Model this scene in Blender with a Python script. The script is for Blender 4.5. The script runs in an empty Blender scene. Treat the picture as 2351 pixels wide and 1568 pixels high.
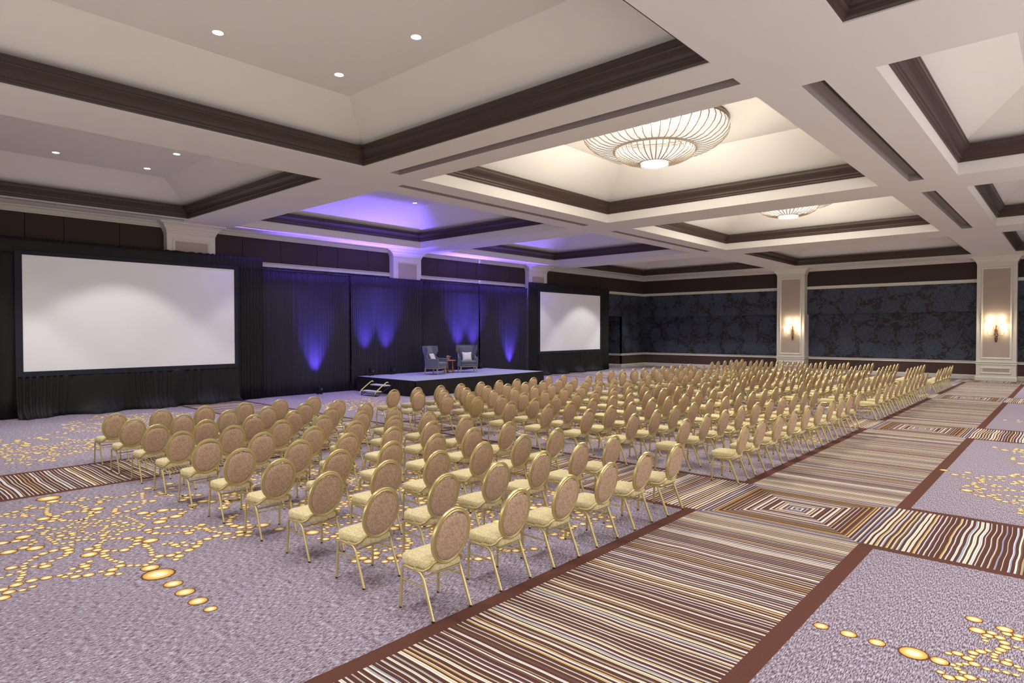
import bpy, bmesh, math, random
from math import sin, cos, pi, radians, sqrt, exp
random.seed(7)

# ------------------------------------------------------------------ scene, camera, exposure
scene = bpy.context.scene
COL = scene.collection
scene.view_settings.view_transform = 'Standard'
scene.view_settings.look = 'None'
scene.view_settings.exposure = 0.0
scene.view_settings.gamma = 1.0
scene.view_settings.use_curve_mapping = False
scene.cycles.max_bounces = 7
scene.cycles.diffuse_bounces = 5
scene.cycles.glossy_bounces = 3
scene.cycles.transmission_bounces = 3
scene.cycles.sample_clamp_indirect = 6.0
scene.cycles.caustics_reflective = False
scene.cycles.caustics_refractive = False
scene.cycles.use_denoising = True
scene.cycles.use_light_tree = True
scene.cycles.adaptive_threshold = 0.04

H = 2.5
cd = bpy.data.cameras.new('camera')
cd.sensor_width = 36.0
cd.lens = 36.0 * 1439.88 / 2351.0
cd.clip_end = 200
cam = bpy.data.objects.new('camera', cd)
COL.objects.link(cam)
cam.location = (0, 0, H)
cam.rotation_mode = 'XYZ'
cam.rotation_euler = (radians(90 - 0.9908), radians(0.0386), radians(41.959))
scene.camera = cam

world = bpy.data.worlds.new('world')
scene.world = world
world.use_nodes = True
world.node_tree.nodes['Background'].inputs[0].default_value = (0.02, 0.02, 0.022, 1)
world.node_tree.nodes['Background'].inputs[1].default_value = 1.0

# light levels, all in one place
W_DOWN = 400.0       # a strong downlight at a coffer corner
W_MID = 90.0         # the dimmer ones between them
W_CHAND = 900.0      # the lamp cluster inside one chandelier
W_FILL = 560.0       # added fill panels, unseen, behind and beside the camera
C_WARM = (1.0, 0.90, 0.76)
C_NEUT = (1.0, 0.965, 0.935)
C_VIOLET = (0.17, 0.10, 1.0)

# ------------------------------------------------------------------ helpers
def link(o, parent=None):
    COL.objects.link(o)
    if parent is not None:
        o.parent = parent
    return o

class MB:
    """collects geometry and links it as ONE mesh object"""
    def __init__(s):
        s.v = []; s.f = []; s.mi = []; s.uv = None; s.cur = 0; s.fuv = []
    def add(s, vs, fs, uv=None):
        b = len(s.v)
        s.v += [tuple(p) for p in vs]
        for i, f in enumerate(fs):
            s.f.append(tuple(b + k for k in f)); s.mi.append(s.cur)
            s.fuv.append(uv[i] if uv else None)
        return s
    def quad(s, a, b, c, d, uv=None):
        return s.add([a, b, c, d], [(0, 1, 2, 3)], [uv] if uv else None)
    def box(s, x0, x1, y0, y1, z0, z1):
        vs = [(x0,y0,z0),(x1,y0,z0),(x1,y1,z0),(x0,y1,z0),(x0,y0,z1),(x1,y0,z1),(x1,y1,z1),(x0,y1,z1)]
        fs = [(0,3,2,1),(4,5,6,7),(0,1,5,4),(1,2,6,5),(2,3,7,6),(3,0,4,7)]
        return s.add(vs, fs)
    def bbox(s, x0, x1, y0, y1, z0, z1, b=0.01):
        """box with chamfered edges"""
        vs = []; fs = []
        X = (x0, x1); Y = (y0, y1); Z = (z0, z1)
        idx = {}
        for i in (0, 1):
            for j in (0, 1):
                for k in (0, 1):
                    sx = b if i == 0 else -b; sy = b if j == 0 else -b; sz = b if k == 0 else -b
                    idx[(i,j,k,'x')] = len(vs); vs.append((X[i], Y[j]+sy, Z[k]+sz))
                    idx[(i,j,k,'y')] = len(vs); vs.append((X[i]+sx, Y[j], Z[k]+sz))
                    idx[(i,j,k,'z')] = len(vs); vs.append((X[i]+sx, Y[j]+sy, Z[k]))
                    fs.append((idx[(i,j,k,'x')], idx[(i,j,k,'y')], idx[(i,j,k,'z')]))
        for i in (0, 1):
            fs.append(tuple(idx[(i,j,k,'x')] for j, k in ((0,0),(1,0),(1,1),(0,1))))
            fs.append(tuple(idx[(j,i,k,'y')] for j, k in ((0,0),(1,0),(1,1),(0,1))))
            fs.append(tuple(idx[(j,k,i,'z')] for j, k in ((0,0),(1,0),(1,1),(0,1))))
        for a in (0, 1):
            for c in (0, 1):
                fs.append((idx[(a,c,0,'x')], idx[(a,c,1,'x')], idx[(a,c,1,'y')], idx[(a,c,0,'y')]))
                fs.append((idx[(a,0,c,'x')], idx[(a,1,c,'x')], idx[(a,1,c,'z')], idx[(a,0,c,'z')]))
                fs.append((idx[(0,a,c,'y')], idx[(1,a,c,'y')], idx[(1,a,c,'z')], idx[(0,a,c,'z')]))
        return s.add(vs, fs)
    def tube(s, pts, r, n=8, closed=False, ry=None, caps=True, up=None, rs=None):
        """tube along a polyline; r across, ry the other way"""
        from mathutils import Vector
        P = [Vector(p) for p in pts]; m = len(P)
        ry = r if ry is None else ry
        T = []
        for i in range(m):
            if closed: t = P[(i+1) % m] - P[i-1]
            else: t = P[min(i+1, m-1)] - P[max(i-1, 0)]
            T.append(t.normalized())
        ref = Vector(up) if up else (Vector((0,0,1)) if abs(T[0].z) < 0.9 else Vector((1,0,0)))
        vs = []
        N = ref - T[0]*ref.dot(T[0]); N.normalize()
        for i in range(m):
            if up:
                N = ref - T[i]*ref.dot(T[i])
                N.normalize()
            else:
                N = N - T[i]*N.dot(T[i]); N.normalize()
            B = T[i].cross(N)
            k = rs[i] if rs else 1.0
            for j in range(n):
                a = 2*pi*(j+0.5)/n
                vs.append(P[i] + N*(cos(a)*r*k) + B*(sin(a)*ry*k))
        fs = []
        for i in range(m if closed else m-1):
            i2 = (i+1) % m
            for j in range(n):
                j2 = (j+1) % n
                fs.append((i*n+j, i*n+j2, i2*n+j2, i2*n+j))
        if not closed and caps:
            fs.append(tuple(range(n-1, -1, -1))); fs.append(tuple((m-1)*n+j for j in range(n)))
        return s.add(vs, fs)
    def lathe(s, prof, n=24, c=(0,0,0), cap=True):
        vs = []; fs = []
        for (r, z) in prof:
            for j in range(n):
                a = 2*pi*j/n
                vs.append((c[0]+r*cos(a), c[1]+r*sin(a), c[2]+z))
        m = len(prof)
        for i in range(m-1):
            for j in range(n):
                j2 = (j+1) % n
                fs.append((i*n+j, i*n+j2, (i+1)*n+j2, (i+1)*n+j))
        if cap:
            fs.append(tuple(range(n-1, -1, -1))); fs.append(tuple((m-1)*n+j for j in range(n)))
        return s.add(vs, fs)
    def rings(s, rings, cap0=True, cap1=True):
        n = len(rings[0]); vs = [p for r in rings for p in r]; fs = []
        for i in range(len(rings)-1):
            for j in range(n):
                j2 = (j+1) % n
                fs.append((i*n+j, i*n+j2, (i+1)*n+j2, (i+1)*n+j))
        if cap0: fs.append(tuple(range(n-1, -1, -1)))
        if cap1: fs.append(tuple((len(rings)-1)*n+j for j in range(n)))
        return s.add(vs, fs)
    def build(s, name, mats, parent=None, smooth=False, kind=None, angle=40):
        me = bpy.data.meshes.new(name)
        me.from_pydata(s.v, [], s.f)
        if not isinstance(mats, (list, tuple)): mats = [mats]
        for m in mats: me.materials.append(m)
        if len(mats) > 1: me.polygons.foreach_set('material_index', s.mi)
        if any(u is not None for u in s.fuv):
            ul = me.uv_layers.new(name='UVMap')
            k = 0
            for p, u in zip(me.polygons, s.fuv):
                for q, li in enumerate(p.loop_indices):
                    ul.data[li].uv = u[q] if u else (0, 0)
        me.update()
        bm = bmesh.new(); bm.from_mesh(me)
        bmesh.ops.recalc_face_normals(bm, faces=bm.faces)
        bm.to_mesh(me); bm.free()
        if smooth:
            me.polygons.foreach_set('use_smooth', [True]*len(me.polygons))
            try: me.set_sharp_from_angle(angle=radians(angle))
            except Exception: pass
        o = bpy.data.objects.new(name, me)
        link(o, parent)
        if kind: o['kind'] = kind
        return o

def empty(name, loc=(0,0,0), rz=0.0):
    o = bpy.data.objects.new(name, None)
    o.empty_display_size = 0.1
    COL.objects.link(o); o.location = loc; o.rotation_euler = (0, 0, rz)
    return o

def tag(o, label=None, cat=None, group=None, kind=None):
    if label: o['label'] = label
    if cat: o['category'] = cat
    if group: o['group'] = group
    if kind: o['kind'] = kind
    return o

def copy_tree(o, parent=None, mats=None):
    c = o.copy(); COL.objects.link(c)
    if parent is not None: c.parent = parent
    for ch in KIDS.get(o.name, ()):
        copy_tree(ch, c)
    return c
KIDS = {}
def note_kids(root):
    KIDS[root.name] = list(root.children)
    for ch in root.children: note_kids(ch)

def rot(p, a):
    return (p[0]*cos(a)-p[1]*sin(a), p[0]*sin(a)+p[1]*cos(a), p[2])

# ------------------------------------------------------------------ materials
def srgb(r, g, b):
    f = lambda c: (c/255/12.92 if c/255 <= 0.04045 else ((c/255+0.055)/1.055)**2.4)
    return (f(r), f(g), f(b), 1)

class NT:
    def __init__(s, name):
        s.m = bpy.data.materials.new(name); s.m.use_nodes = True
        s.t = s.m.node_tree; s.b = s.t.nodes['Principled BSDF']; s.out = s.t.nodes['Material Output']
        s.tc = None
    def n(s, typ, **kw):
        nd = s.t.nodes.new(typ)
        for k, v in kw.items():
            if k == 'inp':
                for a, b in v.items():
                    if hasattr(b, 'is_linked') or isinstance(b, bpy.types.NodeSocket): s.t.links.new(b, nd.inputs[a])
                    else: nd.inputs[a].default_value = b
            else: setattr(nd, k, v)
        return nd
    def math(s, op, a, b=None, c=None):
        nd = s.t.nodes.new('ShaderNodeMath'); nd.operation = op
        for i, v in enumerate((a, b, c)):
            if v is None: continue
            if isinstance(v, bpy.types.NodeSocket): s.t.links.new(v, nd.inputs[i])
            else: nd.inputs[i].default_value = v
        return nd.outputs[0]
    def mix(s, fac, a, b, typ='MIX'):
        nd = s.t.nodes.new('ShaderNodeMix'); nd.data_type = 'RGBA'; nd.blend_type = typ
        for i, v in ((0, fac), (6, a), (7, b)):
            if isinstance(v, bpy.types.NodeSocket): s.t.links.new(v, nd.inputs[i])
            else: nd.inputs[i].default_value = v
        return nd.outputs[2]
    def pos(s, kind='Object'):
        if s.tc is None: s.tc = s.t.nodes.new('ShaderNodeTexCoord')
        return s.tc.outputs[kind]
    def noise(s, scale, vec=None, detail=2, rough=0.5, dist=0.0):
        return s.n('ShaderNodeTexNoise', inp={'Vector': vec or s.pos(), 'Scale': scale, 'Detail': detail, 'Roughness': rough, 'Distortion': dist})
    def mapping(s, scale=(1,1,1), rotz=0.0, vec=None, loc=(0,0,0)):
        return s.n('ShaderNodeMapping', inp={'Vector': vec or s.pos(), 'Scale': scale, 'Rotation': (0,0,rotz), 'Location': loc}).outputs[0]
    def ramp(s, fac, stops, interp='LINEAR'):
        nd = s.t.nodes.new('ShaderNodeValToRGB'); cr = nd.color_ramp; cr.interpolation = interp
        while len(cr.elements) < len(stops): cr.elements.new(0.5)
        for e, (p, c) in zip(cr.elements, stops):
            e.position = p; e.color = c
        s.t.links.new(fac, nd.inputs[0])
        return nd.outputs[0]
    def base(s, c):
        if isinstance(c, bpy.types.NodeSocket): s.t.links.new(c, s.b.inputs['Base Color'])
        else: s.b.inputs['Base Color'].default_value = c
    def set(s, **kw):
        for k, v in kw.items():
            nm = {'rough':'Roughness','metal':'Metallic','spec':'Specular IOR Level','sheen':'Sheen Weight','emit':'Emission Strength','trans':'Transmission Weight'}[k]
            if isinstance(v, bpy.types.NodeSocket): s.t.links.new(v, s.b.inputs[nm])
            else: s.b.inputs[nm].default_value = v
    def bump(s, h, strength=0.3, dist=0.01):
        nd = s.n('ShaderNodeBump', inp={'Height': h, 'Strength': strength, 'Distance': dist})
        s.t.links.new(nd.outputs[0], s.b.inputs['Normal'])

def plain(name, col, rough=0.6, metal=0.0, spec=0.4, var=0.06, scale=4.0, bump=0.0, bscale=60, sheen=0.0):
    m = NT(name)
    n = m.noise(scale, detail=3)
    dark = tuple(c*(1-var) for c in col[:3]) + (1,); lite = tuple(min(1, c*(1+var)) for c in col[:3]) + (1,)
    m.base(m.mix(n.outputs[0], dark, lite))
    m.set(rough=rough, metal=metal, spec=spec, sheen=sheen)
    if bump: m.bump(m.noise(bscale, detail=2).outputs[0], bump, 0.004)
    return m.m

M = {}
M['plaster'] = plain('ceiling_plaster', srgb(221, 217, 213), 0.85, spec=0.2, var=0.015, scale=0.8)
M['coffer'] = plain('coffer_plaster', srgb(223, 219, 214), 0.85, spec=0.2, var=0.02, scale=0.6)
M['brown_trim'] = plain('dark_brown_crown', srgb(64, 49, 44), 0.42, spec=0.4, var=0.08, scale=3)
M['white_trim'] = plain('cream_painted_wood', srgb(216, 212, 202), 0.5, spec=0.35, var=0.02, scale=3)
M['frieze'] = plain('brown_frieze_panel', srgb(62, 50, 47), 0.7, spec=0.25, var=0.06, scale=2)
M['dado'] = plain('brown_dado_panel', srgb(84, 66, 62), 0.7, spec=0.25, var=0.05, scale=2)
M['column_fabric'] = plain('column_panel_weave', srgb(178, 164, 152), 0.85, spec=0.15, var=0.05, scale=30, bump=0.15, bscale=150)
M['slot'] = plain('slot_grey', srgb(150, 140, 138), 0.75, spec=0.2, var=0.04)
M['black'] = plain('black_metal', srgb(22, 21, 21), 0.5, spec=0.4)
M['black_gloss'] = plain('black_plastic', srgb(20, 20, 22), 0.25, spec=0.5)
M['screen'] = plain('projection_fabric', srgb(250, 252, 254), 0.8, spec=0.15, var=0.01, scale=0.5)
M['screen_frame'] = plain('screen_border_felt', srgb(44, 46, 56), 0.75, spec=0.2, var=0.08)
M['white_wall'] = plain('pale_room_wall', srgb(222, 216, 206), 0.8, spec=0.2, var=0.02)
M['gold'] = plain('champagne_gold_frame', srgb(206, 190, 134), 0.33, metal=0.7, spec=0.5, var=0.04, scale=12)
M['bronze'] = plain('aged_bronze', srgb(104, 76, 52), 0.4, metal=0.6, var=0.2, scale=30)
M['brass_wire'] = plain('brass_rib', srgb(138, 120, 100), 0.5, metal=0.2, var=0.1, scale=20)
M['wood_pale'] = plain('pale_oak', srgb(168, 152, 136), 0.55, var=0.12, scale=25)
M['wood_red'] = plain('cherry_wood', srgb(178, 108, 76), 0.4, var=0.12, scale=18)
M['velvet'] = plain('slate_velvet', srgb(98, 103, 114), 0.75, spec=0.2, var=0.2, scale=7, sheen=0.35)
M['pillow'] = plain('ivory_cushion_cloth', srgb(226, 224, 216), 0.85, spec=0.1, var=0.03, scale=40, bump=0.2, bscale=200)
M['tread'] = plain('grey_stair_tread', srgb(188, 190, 196), 0.6, var=0.08, scale=20)
M['yellow_rail'] = plain('yellow_safety_edge', srgb(214, 205, 120), 0.45, var=0.05)
M['vase'] = plain('copper_vase', srgb(190, 134, 96), 0.35, metal=0.4, var=0.1, scale=30)
M['petal'] = plain('white_petal', srgb(238, 226, 216), 0.7, var=0.06, scale=50)
M['petal_pink'] = plain('pink_petal', srgb(196, 120, 128), 0.7, var=0.1, scale=50)
M['leaf'] = plain('green_leaf', srgb(96, 112, 72), 0.6, var=0.2, scale=50)

def mat_drape(name, col, sheen=0.15):
    m = NT(name)
    n = m.noise(90, m.mapping((1, 1, 0.12)), detail=2)
    n2 = m.noise(0.7, detail=3)
    c = m.mix(n.outputs[0], tuple(x*0.7 for x in col[:3])+(1,), tuple(x*1.35 for x in col[:3])+(1,))
    c = m.mix(n2.outputs[0], c, tuple(x*0.8 for x in col[:3])+(1,))
    m.base(c); m.set(rough=0.62, spec=0.28, sheen=sheen)
    return m.m
M['drape_black'] = mat_drape('black_commando_cloth', srgb(27, 26, 26), 0.03)
M['drape_navy'] = mat_drape('midnight_velour', srgb(42, 39, 52), 0.03)
M['skirt'] = mat_drape('black_stage_skirt', srgb(30, 28, 29), 0.04)

def mat_emit(name, col, strength):
    m = NT(name)
    m.base((0.8, 0.8, 0.8, 1))
    m.b.inputs['Emission Color'].default_value = tuple(col)+(1,)
    m.b.inputs['Emission Strength'].default_value = strength
    m.set(rough=0.5)
    return m.m
M['lamp'] = mat_emit('downlight_lens', (1, 0.98, 0.95), 9.0)
M['bulb'] = mat_emit('warm_bulb', (1, 0.86, 0.62), 14.0)
M['shade'] = mat_emit('lit_sconce_shade', (1, 0.88, 0.66), 3.6)
M['crystal'] = mat_emit('lit_crystal', (1.0, 0.97, 0.90), 0.85); M['crystal'].node_tree.nodes['Principled BSDF'].inputs['Base Color'].default_value = (0.02, 0.02, 0.018, 1)
M['crystal_core'] = mat_emit('chandelier_core', (1.0, 0.97, 0.9), 1.3)
M['led'] = mat_emit('violet_led_lens', (0.55, 0.45, 1.0), 6.0)

def mat_fabric(name, ground, mark, edge):
    m = NT(name)
    v = m.n('ShaderNodeTexVoronoi', feature='DISTANCE_TO_EDGE', inp={'Vector': m.mapping((1, 1, 0.8)), 'Scale': 50.0, 'Randomness': 0.9})
    ring = m.ramp(v.outputs['Distance'], [(0.0, (0,0,0,1)), (0.07, (0,0,0,1)), (0.11, (1,1,1,1)), (0.2, (1,1,1,1)), (0.26, (0,0,0,1))])
    n = m.noise(45, detail=1)
    gate = m.math('GREATER_THAN', n.outputs[0], 0.47)
    k = m.math('MULTIPLY', ring, gate)
    k = m.math('MULTIPLY', k, 0.75)
    big = m.noise(5, detail=2)
    g = m.mix(big.outputs[0], ground, edge)
    m.base(m.mix(k, g, mark)); m.set(rough=0.8, spec=0.2)
    return m.m
M['seat_fabric'] = mat_fabric('seat_jacquard', srgb(226, 216, 172), srgb(168, 140, 104), srgb(216, 202, 158))
M['back_fabric'] = mat_fabric('back_jacquard', srgb(198, 170, 144), srgb(128, 98, 82), srgb(190, 162, 136))  # same cloth as the seat, its shaded rear painted darker and pinker
M['back_fabric_gold'] = mat_fabric('golden_jacquard', srgb(188, 166, 122), srgb(146, 120, 86), srgb(182, 160, 118))  # yellower back cloth on two chairs

def mat_damask():
    m = NT('damask_wallpaper')
    sep = m.n('ShaderNodeSeparateXYZ', inp={0: m.pos()})
    u = m.math('ADD', sep.outputs[0], sep.outputs[1])      # runs along either wall
    cmb = m.n('ShaderNodeCombineXYZ', inp={0: u, 1: sep.outputs[2], 2: 0.0}).outputs[0]
    # flower heads on a loose lattice, scalloped rims, rings of petals
    v = m.n('ShaderNodeTexVoronoi', feature='F1', voronoi_dimensions='2D', inp={'Vector': cmb, 'Scale': 0.92, 'Randomness': 0.55})
    d = m.n('ShaderNodeVectorMath', operation='SUBTRACT', inp={0: m.n('ShaderNodeVectorMath', operation='SCALE', inp={0: cmb, 'Scale': 1.0}).outputs[0], 1: v.outputs['Position']}).outputs[0]
    ds = m.n('ShaderNodeSeparateXYZ', inp={0: d})
    ang = m.math('ARCTAN2', ds.outputs[1], ds.outputs[0])
    r = v.outputs['Distance']
    wob = m.math('MULTIPLY', m.math('SUBTRACT', m.noise(3.0, cmb, detail=2).outputs[0], 0.5), 0.22)
    r = m.math('ADD', r, wob)
    sc = m.math('MULTIPLY', m.math('ABSOLUTE', m.math('SINE', m.math('MULTIPLY', ang, 4.0))), 0.06)
    rr = m.math('SUBTRACT', r, sc)
    flower = m.math('LESS_THAN', rr, 0.36)
    sc2 = m.math('MULTIPLY', m.math('ABSOLUTE', m.math('SINE', m.math('ADD', m.math('MULTIPLY', ang, 3.0), 0.7))), 0.06)
    r2 = m.math('SUBTRACT', r, sc2)
    ring = m.math('COMPARE', r2, 0.19, 0.015); ring = m.math('MAXIMUM', ring, m.math('COMPARE', r2, 0.09, 0.013)); ring = m.math('MAXIMUM', ring, m.math('COMPARE', rr, 0.29, 0.014))
    flower = m.math('MULTIPLY', flower, m.math('SUBTRACT', 1.0, m.math('MULTIPLY', ring, 0.95)))
    # leaves and vines between them
    n3 = m.noise(3.6, cmb, detail=3, rough=0.55, dist=1.6)
    leaf = m.math('GREATER_THAN', n3.outputs[0], 0.505)
    vein = m.math('COMPARE', m.math('FRACT', m.math('MULTIPLY', n3.outputs[0], 9.0)), 0.5, 0.15)
    leaf = m.math('MULTIPLY', leaf, m.math('SUBTRACT', 1.0, m.math('MULTIPLY', vein, 0.9)))
    a = m.math('MAXIMUM', flower, leaf)
    m.base(m.mix(a, srgb(42, 40, 41), srgb(66, 73, 90)))
    m.set(rough=0.55, spec=0.3)
    return m.m
M['damask'] = mat_damask()

# carpet field layout (metres)
XB = [(-12.73, 1.075, 0.13), (-2.88, 1.18, 0.165), (6.97, 1.18, 0.165)]
YB = [(-0.5, 1.1, 0.13), (9.18, 1.1, 0.13), (18.84, 1.08, 0.13), (28.5, 1.08, 0.13), (38.3, 1.08, 0.13)]
def mat_carpet():
    m = NT('ballroom_carpet')
    sep = m.n('ShaderNodeSeparateXYZ', inp={0: m.pos()})
    X, Y = sep.outputs[0], sep.outputs[1]
    def bands(C, L):
        o = i = d = None
        for c, hw, b in L:
            co = m.math('COMPARE', C, c, hw); ci = m.math('COMPARE', C, c, hw-b)
            dd = m.math('MULTIPLY', ci, m.math('ABSOLUTE', m.math('SUBTRACT', C, c)))
            o = co if o is None else m.math('MAXIMUM', o, co)
            i = ci if i is None else m.math('MAXIMUM', i, ci)
            d = dd if d is None else m.math('ADD', d, dd)
        return o, i, d
    ox, ix, dx = bands(X, XB); oy, iy, dy = bands(Y, YB)
    outer = m.math('MAXIMUM', ox, oy); inner = m.math('MAXIMUM', ix, iy)
    usex = m.math('MULTIPLY', iy, m.math('MAXIMUM', m.math('SUBTRACT', 1.0, ix), m.math('GREATER_THAN', dx, dy)))
    px = m.math('PINGPONG', m.math('SUBTRACT', X, -2.88 - 98.5), 4.925)
    py = m.math('PINGPONG', m.math('SUBTRACT', Y, 9.18 - 96.6), 4.83)
    wob = m.noise(1.3, detail=1)
    amp = m.math('MULTIPLY', m.math('SUBTRACT', wob.outputs[0], 0.5), 0.07)
    # stripes keep straight inside the mitred squares, waver elsewhere
    both = m.math('MULTIPLY', ix, iy)
    amp = m.math('MULTIPLY', amp, m.math('SUBTRACT', 1.0, both))
    t = m.math('ADD', m.math('MULTIPLY', usex, px), m.math('MULTIPLY', m.math('SUBTRACT', 1.0, usex), py))
    t = m.math('ADD', t, amp)
    q = m.math('MULTIPLY', t, 19.0); f = m.math('FRACT', q); idx = m.math('FLOOR', q)
    wn = m.n('ShaderNodeTexWhiteNoise', noise_dimensions='1D', inp={'W': idx})
    sc_ = m.n('ShaderNodeSeparateColor', inp={0: wn.outputs['Color']})
    r1, r2, r3 = sc_.outputs[0], sc_.outputs[1], sc_.outputs[2]
    w = m.math('ADD', 0.22, m.math('MULTIPLY', r3, 0.48))
    BR = srgb(92, 62, 56); BR2 = srgb(112, 86, 82); CR = srgb(240, 232, 214); GO = srgb(206, 174, 104); BL = srgb(168, 178, 204); MA = srgb(208, 202, 168); WH = srgb(228, 226, 234)
    c1 = m.ramp(r1, [(0.0, CR), (0.34, GO), (0.50, WH), (0.70, MA), (0.82, BL), (0.92, BR2)], 'CONSTANT')
    c2 = m.ramp(r2, [(0.0, BL), (0.20, CR), (0.42, BR2), (0.60, WH), (0.76, GO), (0.88, CR)], 'CONSTANT')
    ina = m.math('LESS_THAN', f, m.math('MULTIPLY', w, 0.55)); inb = m.math('LESS_THAN', f, w)
    thin = m.math('COMPARE', f, m.math('MULTIPLY', w, 0.56), 0.035)
    stripe = m.mix(inb, BR, m.mix(ina, c2, c1))
    stripe = m.mix(m.math('MULTIPLY', thin, 0.7), stripe, BR)
    fz = m.noise(260, detail=1)
    stripe = m.mix(m.math('MULTIPLY', m.math('SUBTRACT', fz.outputs[0], 0.4), 0.35), stripe, BR)
    # heathered lilac field, streaked along Y
    n1 = m.noise(1.0, m.mapping((125, 19, 1)), detail=2, rough=0.6)
    n2 = m.noise(1.0, m.mapping((260, 60, 1)), detail=1)
    n3 = m.noise(0.9, detail=3)
    k = m.math('ADD', m.math('MULTIPLY', n1.outputs[0], 0.7), m.math('MULTIPLY', n2.outputs[0], 0.3))
    field = m.ramp(k, [(0.0, srgb(84, 62, 70)), (0.42, srgb(92, 72, 82)), (0.475, srgb(132, 120, 134)), (0.53, srgb(160, 152, 170)), (0.58, srgb(202, 198, 216)), (1.0, srgb(210, 206, 224))])
    field = m.mix(m.math('MULTIPLY', n3.outputs[0], 0.22), field, srgb(150, 132, 130))
    bord = m.mix(m.noise(120, detail=1).outputs[0], srgb(84, 54, 48), srgb(112, 76, 66))
    c = m.mix(outer, field, bord)
    c = m.mix(inner, c, stripe)
    m.base(c); m.set(rough=0.95, spec=0.05)
    m.bump(m.noise(220, detail=2).outputs[0], 0.5, 0.004)
    return m.m
M['carpet'] = mat_carpet()

def mat_disc():
    m = NT('carpet_gold_dots')
    sep = m.n('ShaderNodeSeparateXYZ', inp={0: m.pos('UV')})
    nz = m.noise(160, detail=1)
    r = m.math('ADD', sep.outputs[0], m.math('MULTIPLY', m.math('SUBTRACT', nz.outputs[0], 0.5), 0.1))
    m.base(m.ramp(r, [(0.0, srgb(252, 248, 230)), (0.25, srgb(250, 242, 206)), (0.45, srgb(244, 226, 164)), (0.62, srgb(226, 192, 112)), (0.84, srgb(208, 166, 88)), (0.90, srgb(112, 70, 46))]))
    m.set(rough=0.95, spec=0.05)
    return m.m
M['disc'] = mat_disc()

def mat_stage():
    m = NT('stage_deck_carpet')
    n = m.noise(70, detail=3, rough=0.7)
    m.base(m.mix(n.outputs[0], srgb(134, 138, 154), srgb(168, 172, 188))); m.set(rough=0.9, spec=0.1)
    return m.m
M['stage'] = mat_stage()

# ------------------------------------------------------------------ room geometry constants
ZC = 6.14
XL, XR, YF, YK = -22.9, 7.7, -3.0, 39.4       # left wall, right wall, wall behind camera, back wall
CX = [(-21.60, -13.48), (-11.81, -3.74), (-2.10, 5.97)]
CY = [(0.18, 8.21), (9.87, 17.96), (19.56, 27.60), (29.50, 37.15)]
SLOTS = [(-11.79, -3.72, 8.91, 9.20)]
for (a, b) in ((9.87, 17.94), (19.58, 27.58)):
    SLOTS += [(-12.77, -12.54, a, b), (-3.08, -2.76, a, b)]
SLOTS += [(-21.95, -21.80, 9.87, 17.94), (-21.95, -21.80, 19.58, 27.58), (-21.95, -21.80, 0.2, 8.19), (-21.95, -21.80, 29.52, 37.13)]

# floor
fb = MB(); fb.quad((XL-0.6, YF, 0), (XR, YF, 0), (XR, YK+0.6, 0), (XL-0.6, YK+0.6, 0))
floor = fb.build('floor', M['carpet'], kind='structure')

# carpet medallions: one object of inlaid dots per medallion
def disc(mb, x, y, r, z=0.0022):
    n = 14
    vs = [(x, y, z)] + [(x+r*cos(2*pi*i/n), y+r*sin(2*pi*i/n), z) for i in range(n)]
    fs = []; uv = []
    for i in range(n):
        fs.append((0, 1+i, 1+(i+1) % n)); uv.append(((0, 0), (1, 0), (1, 0)))
    mb.add(vs, fs, uv)
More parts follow.
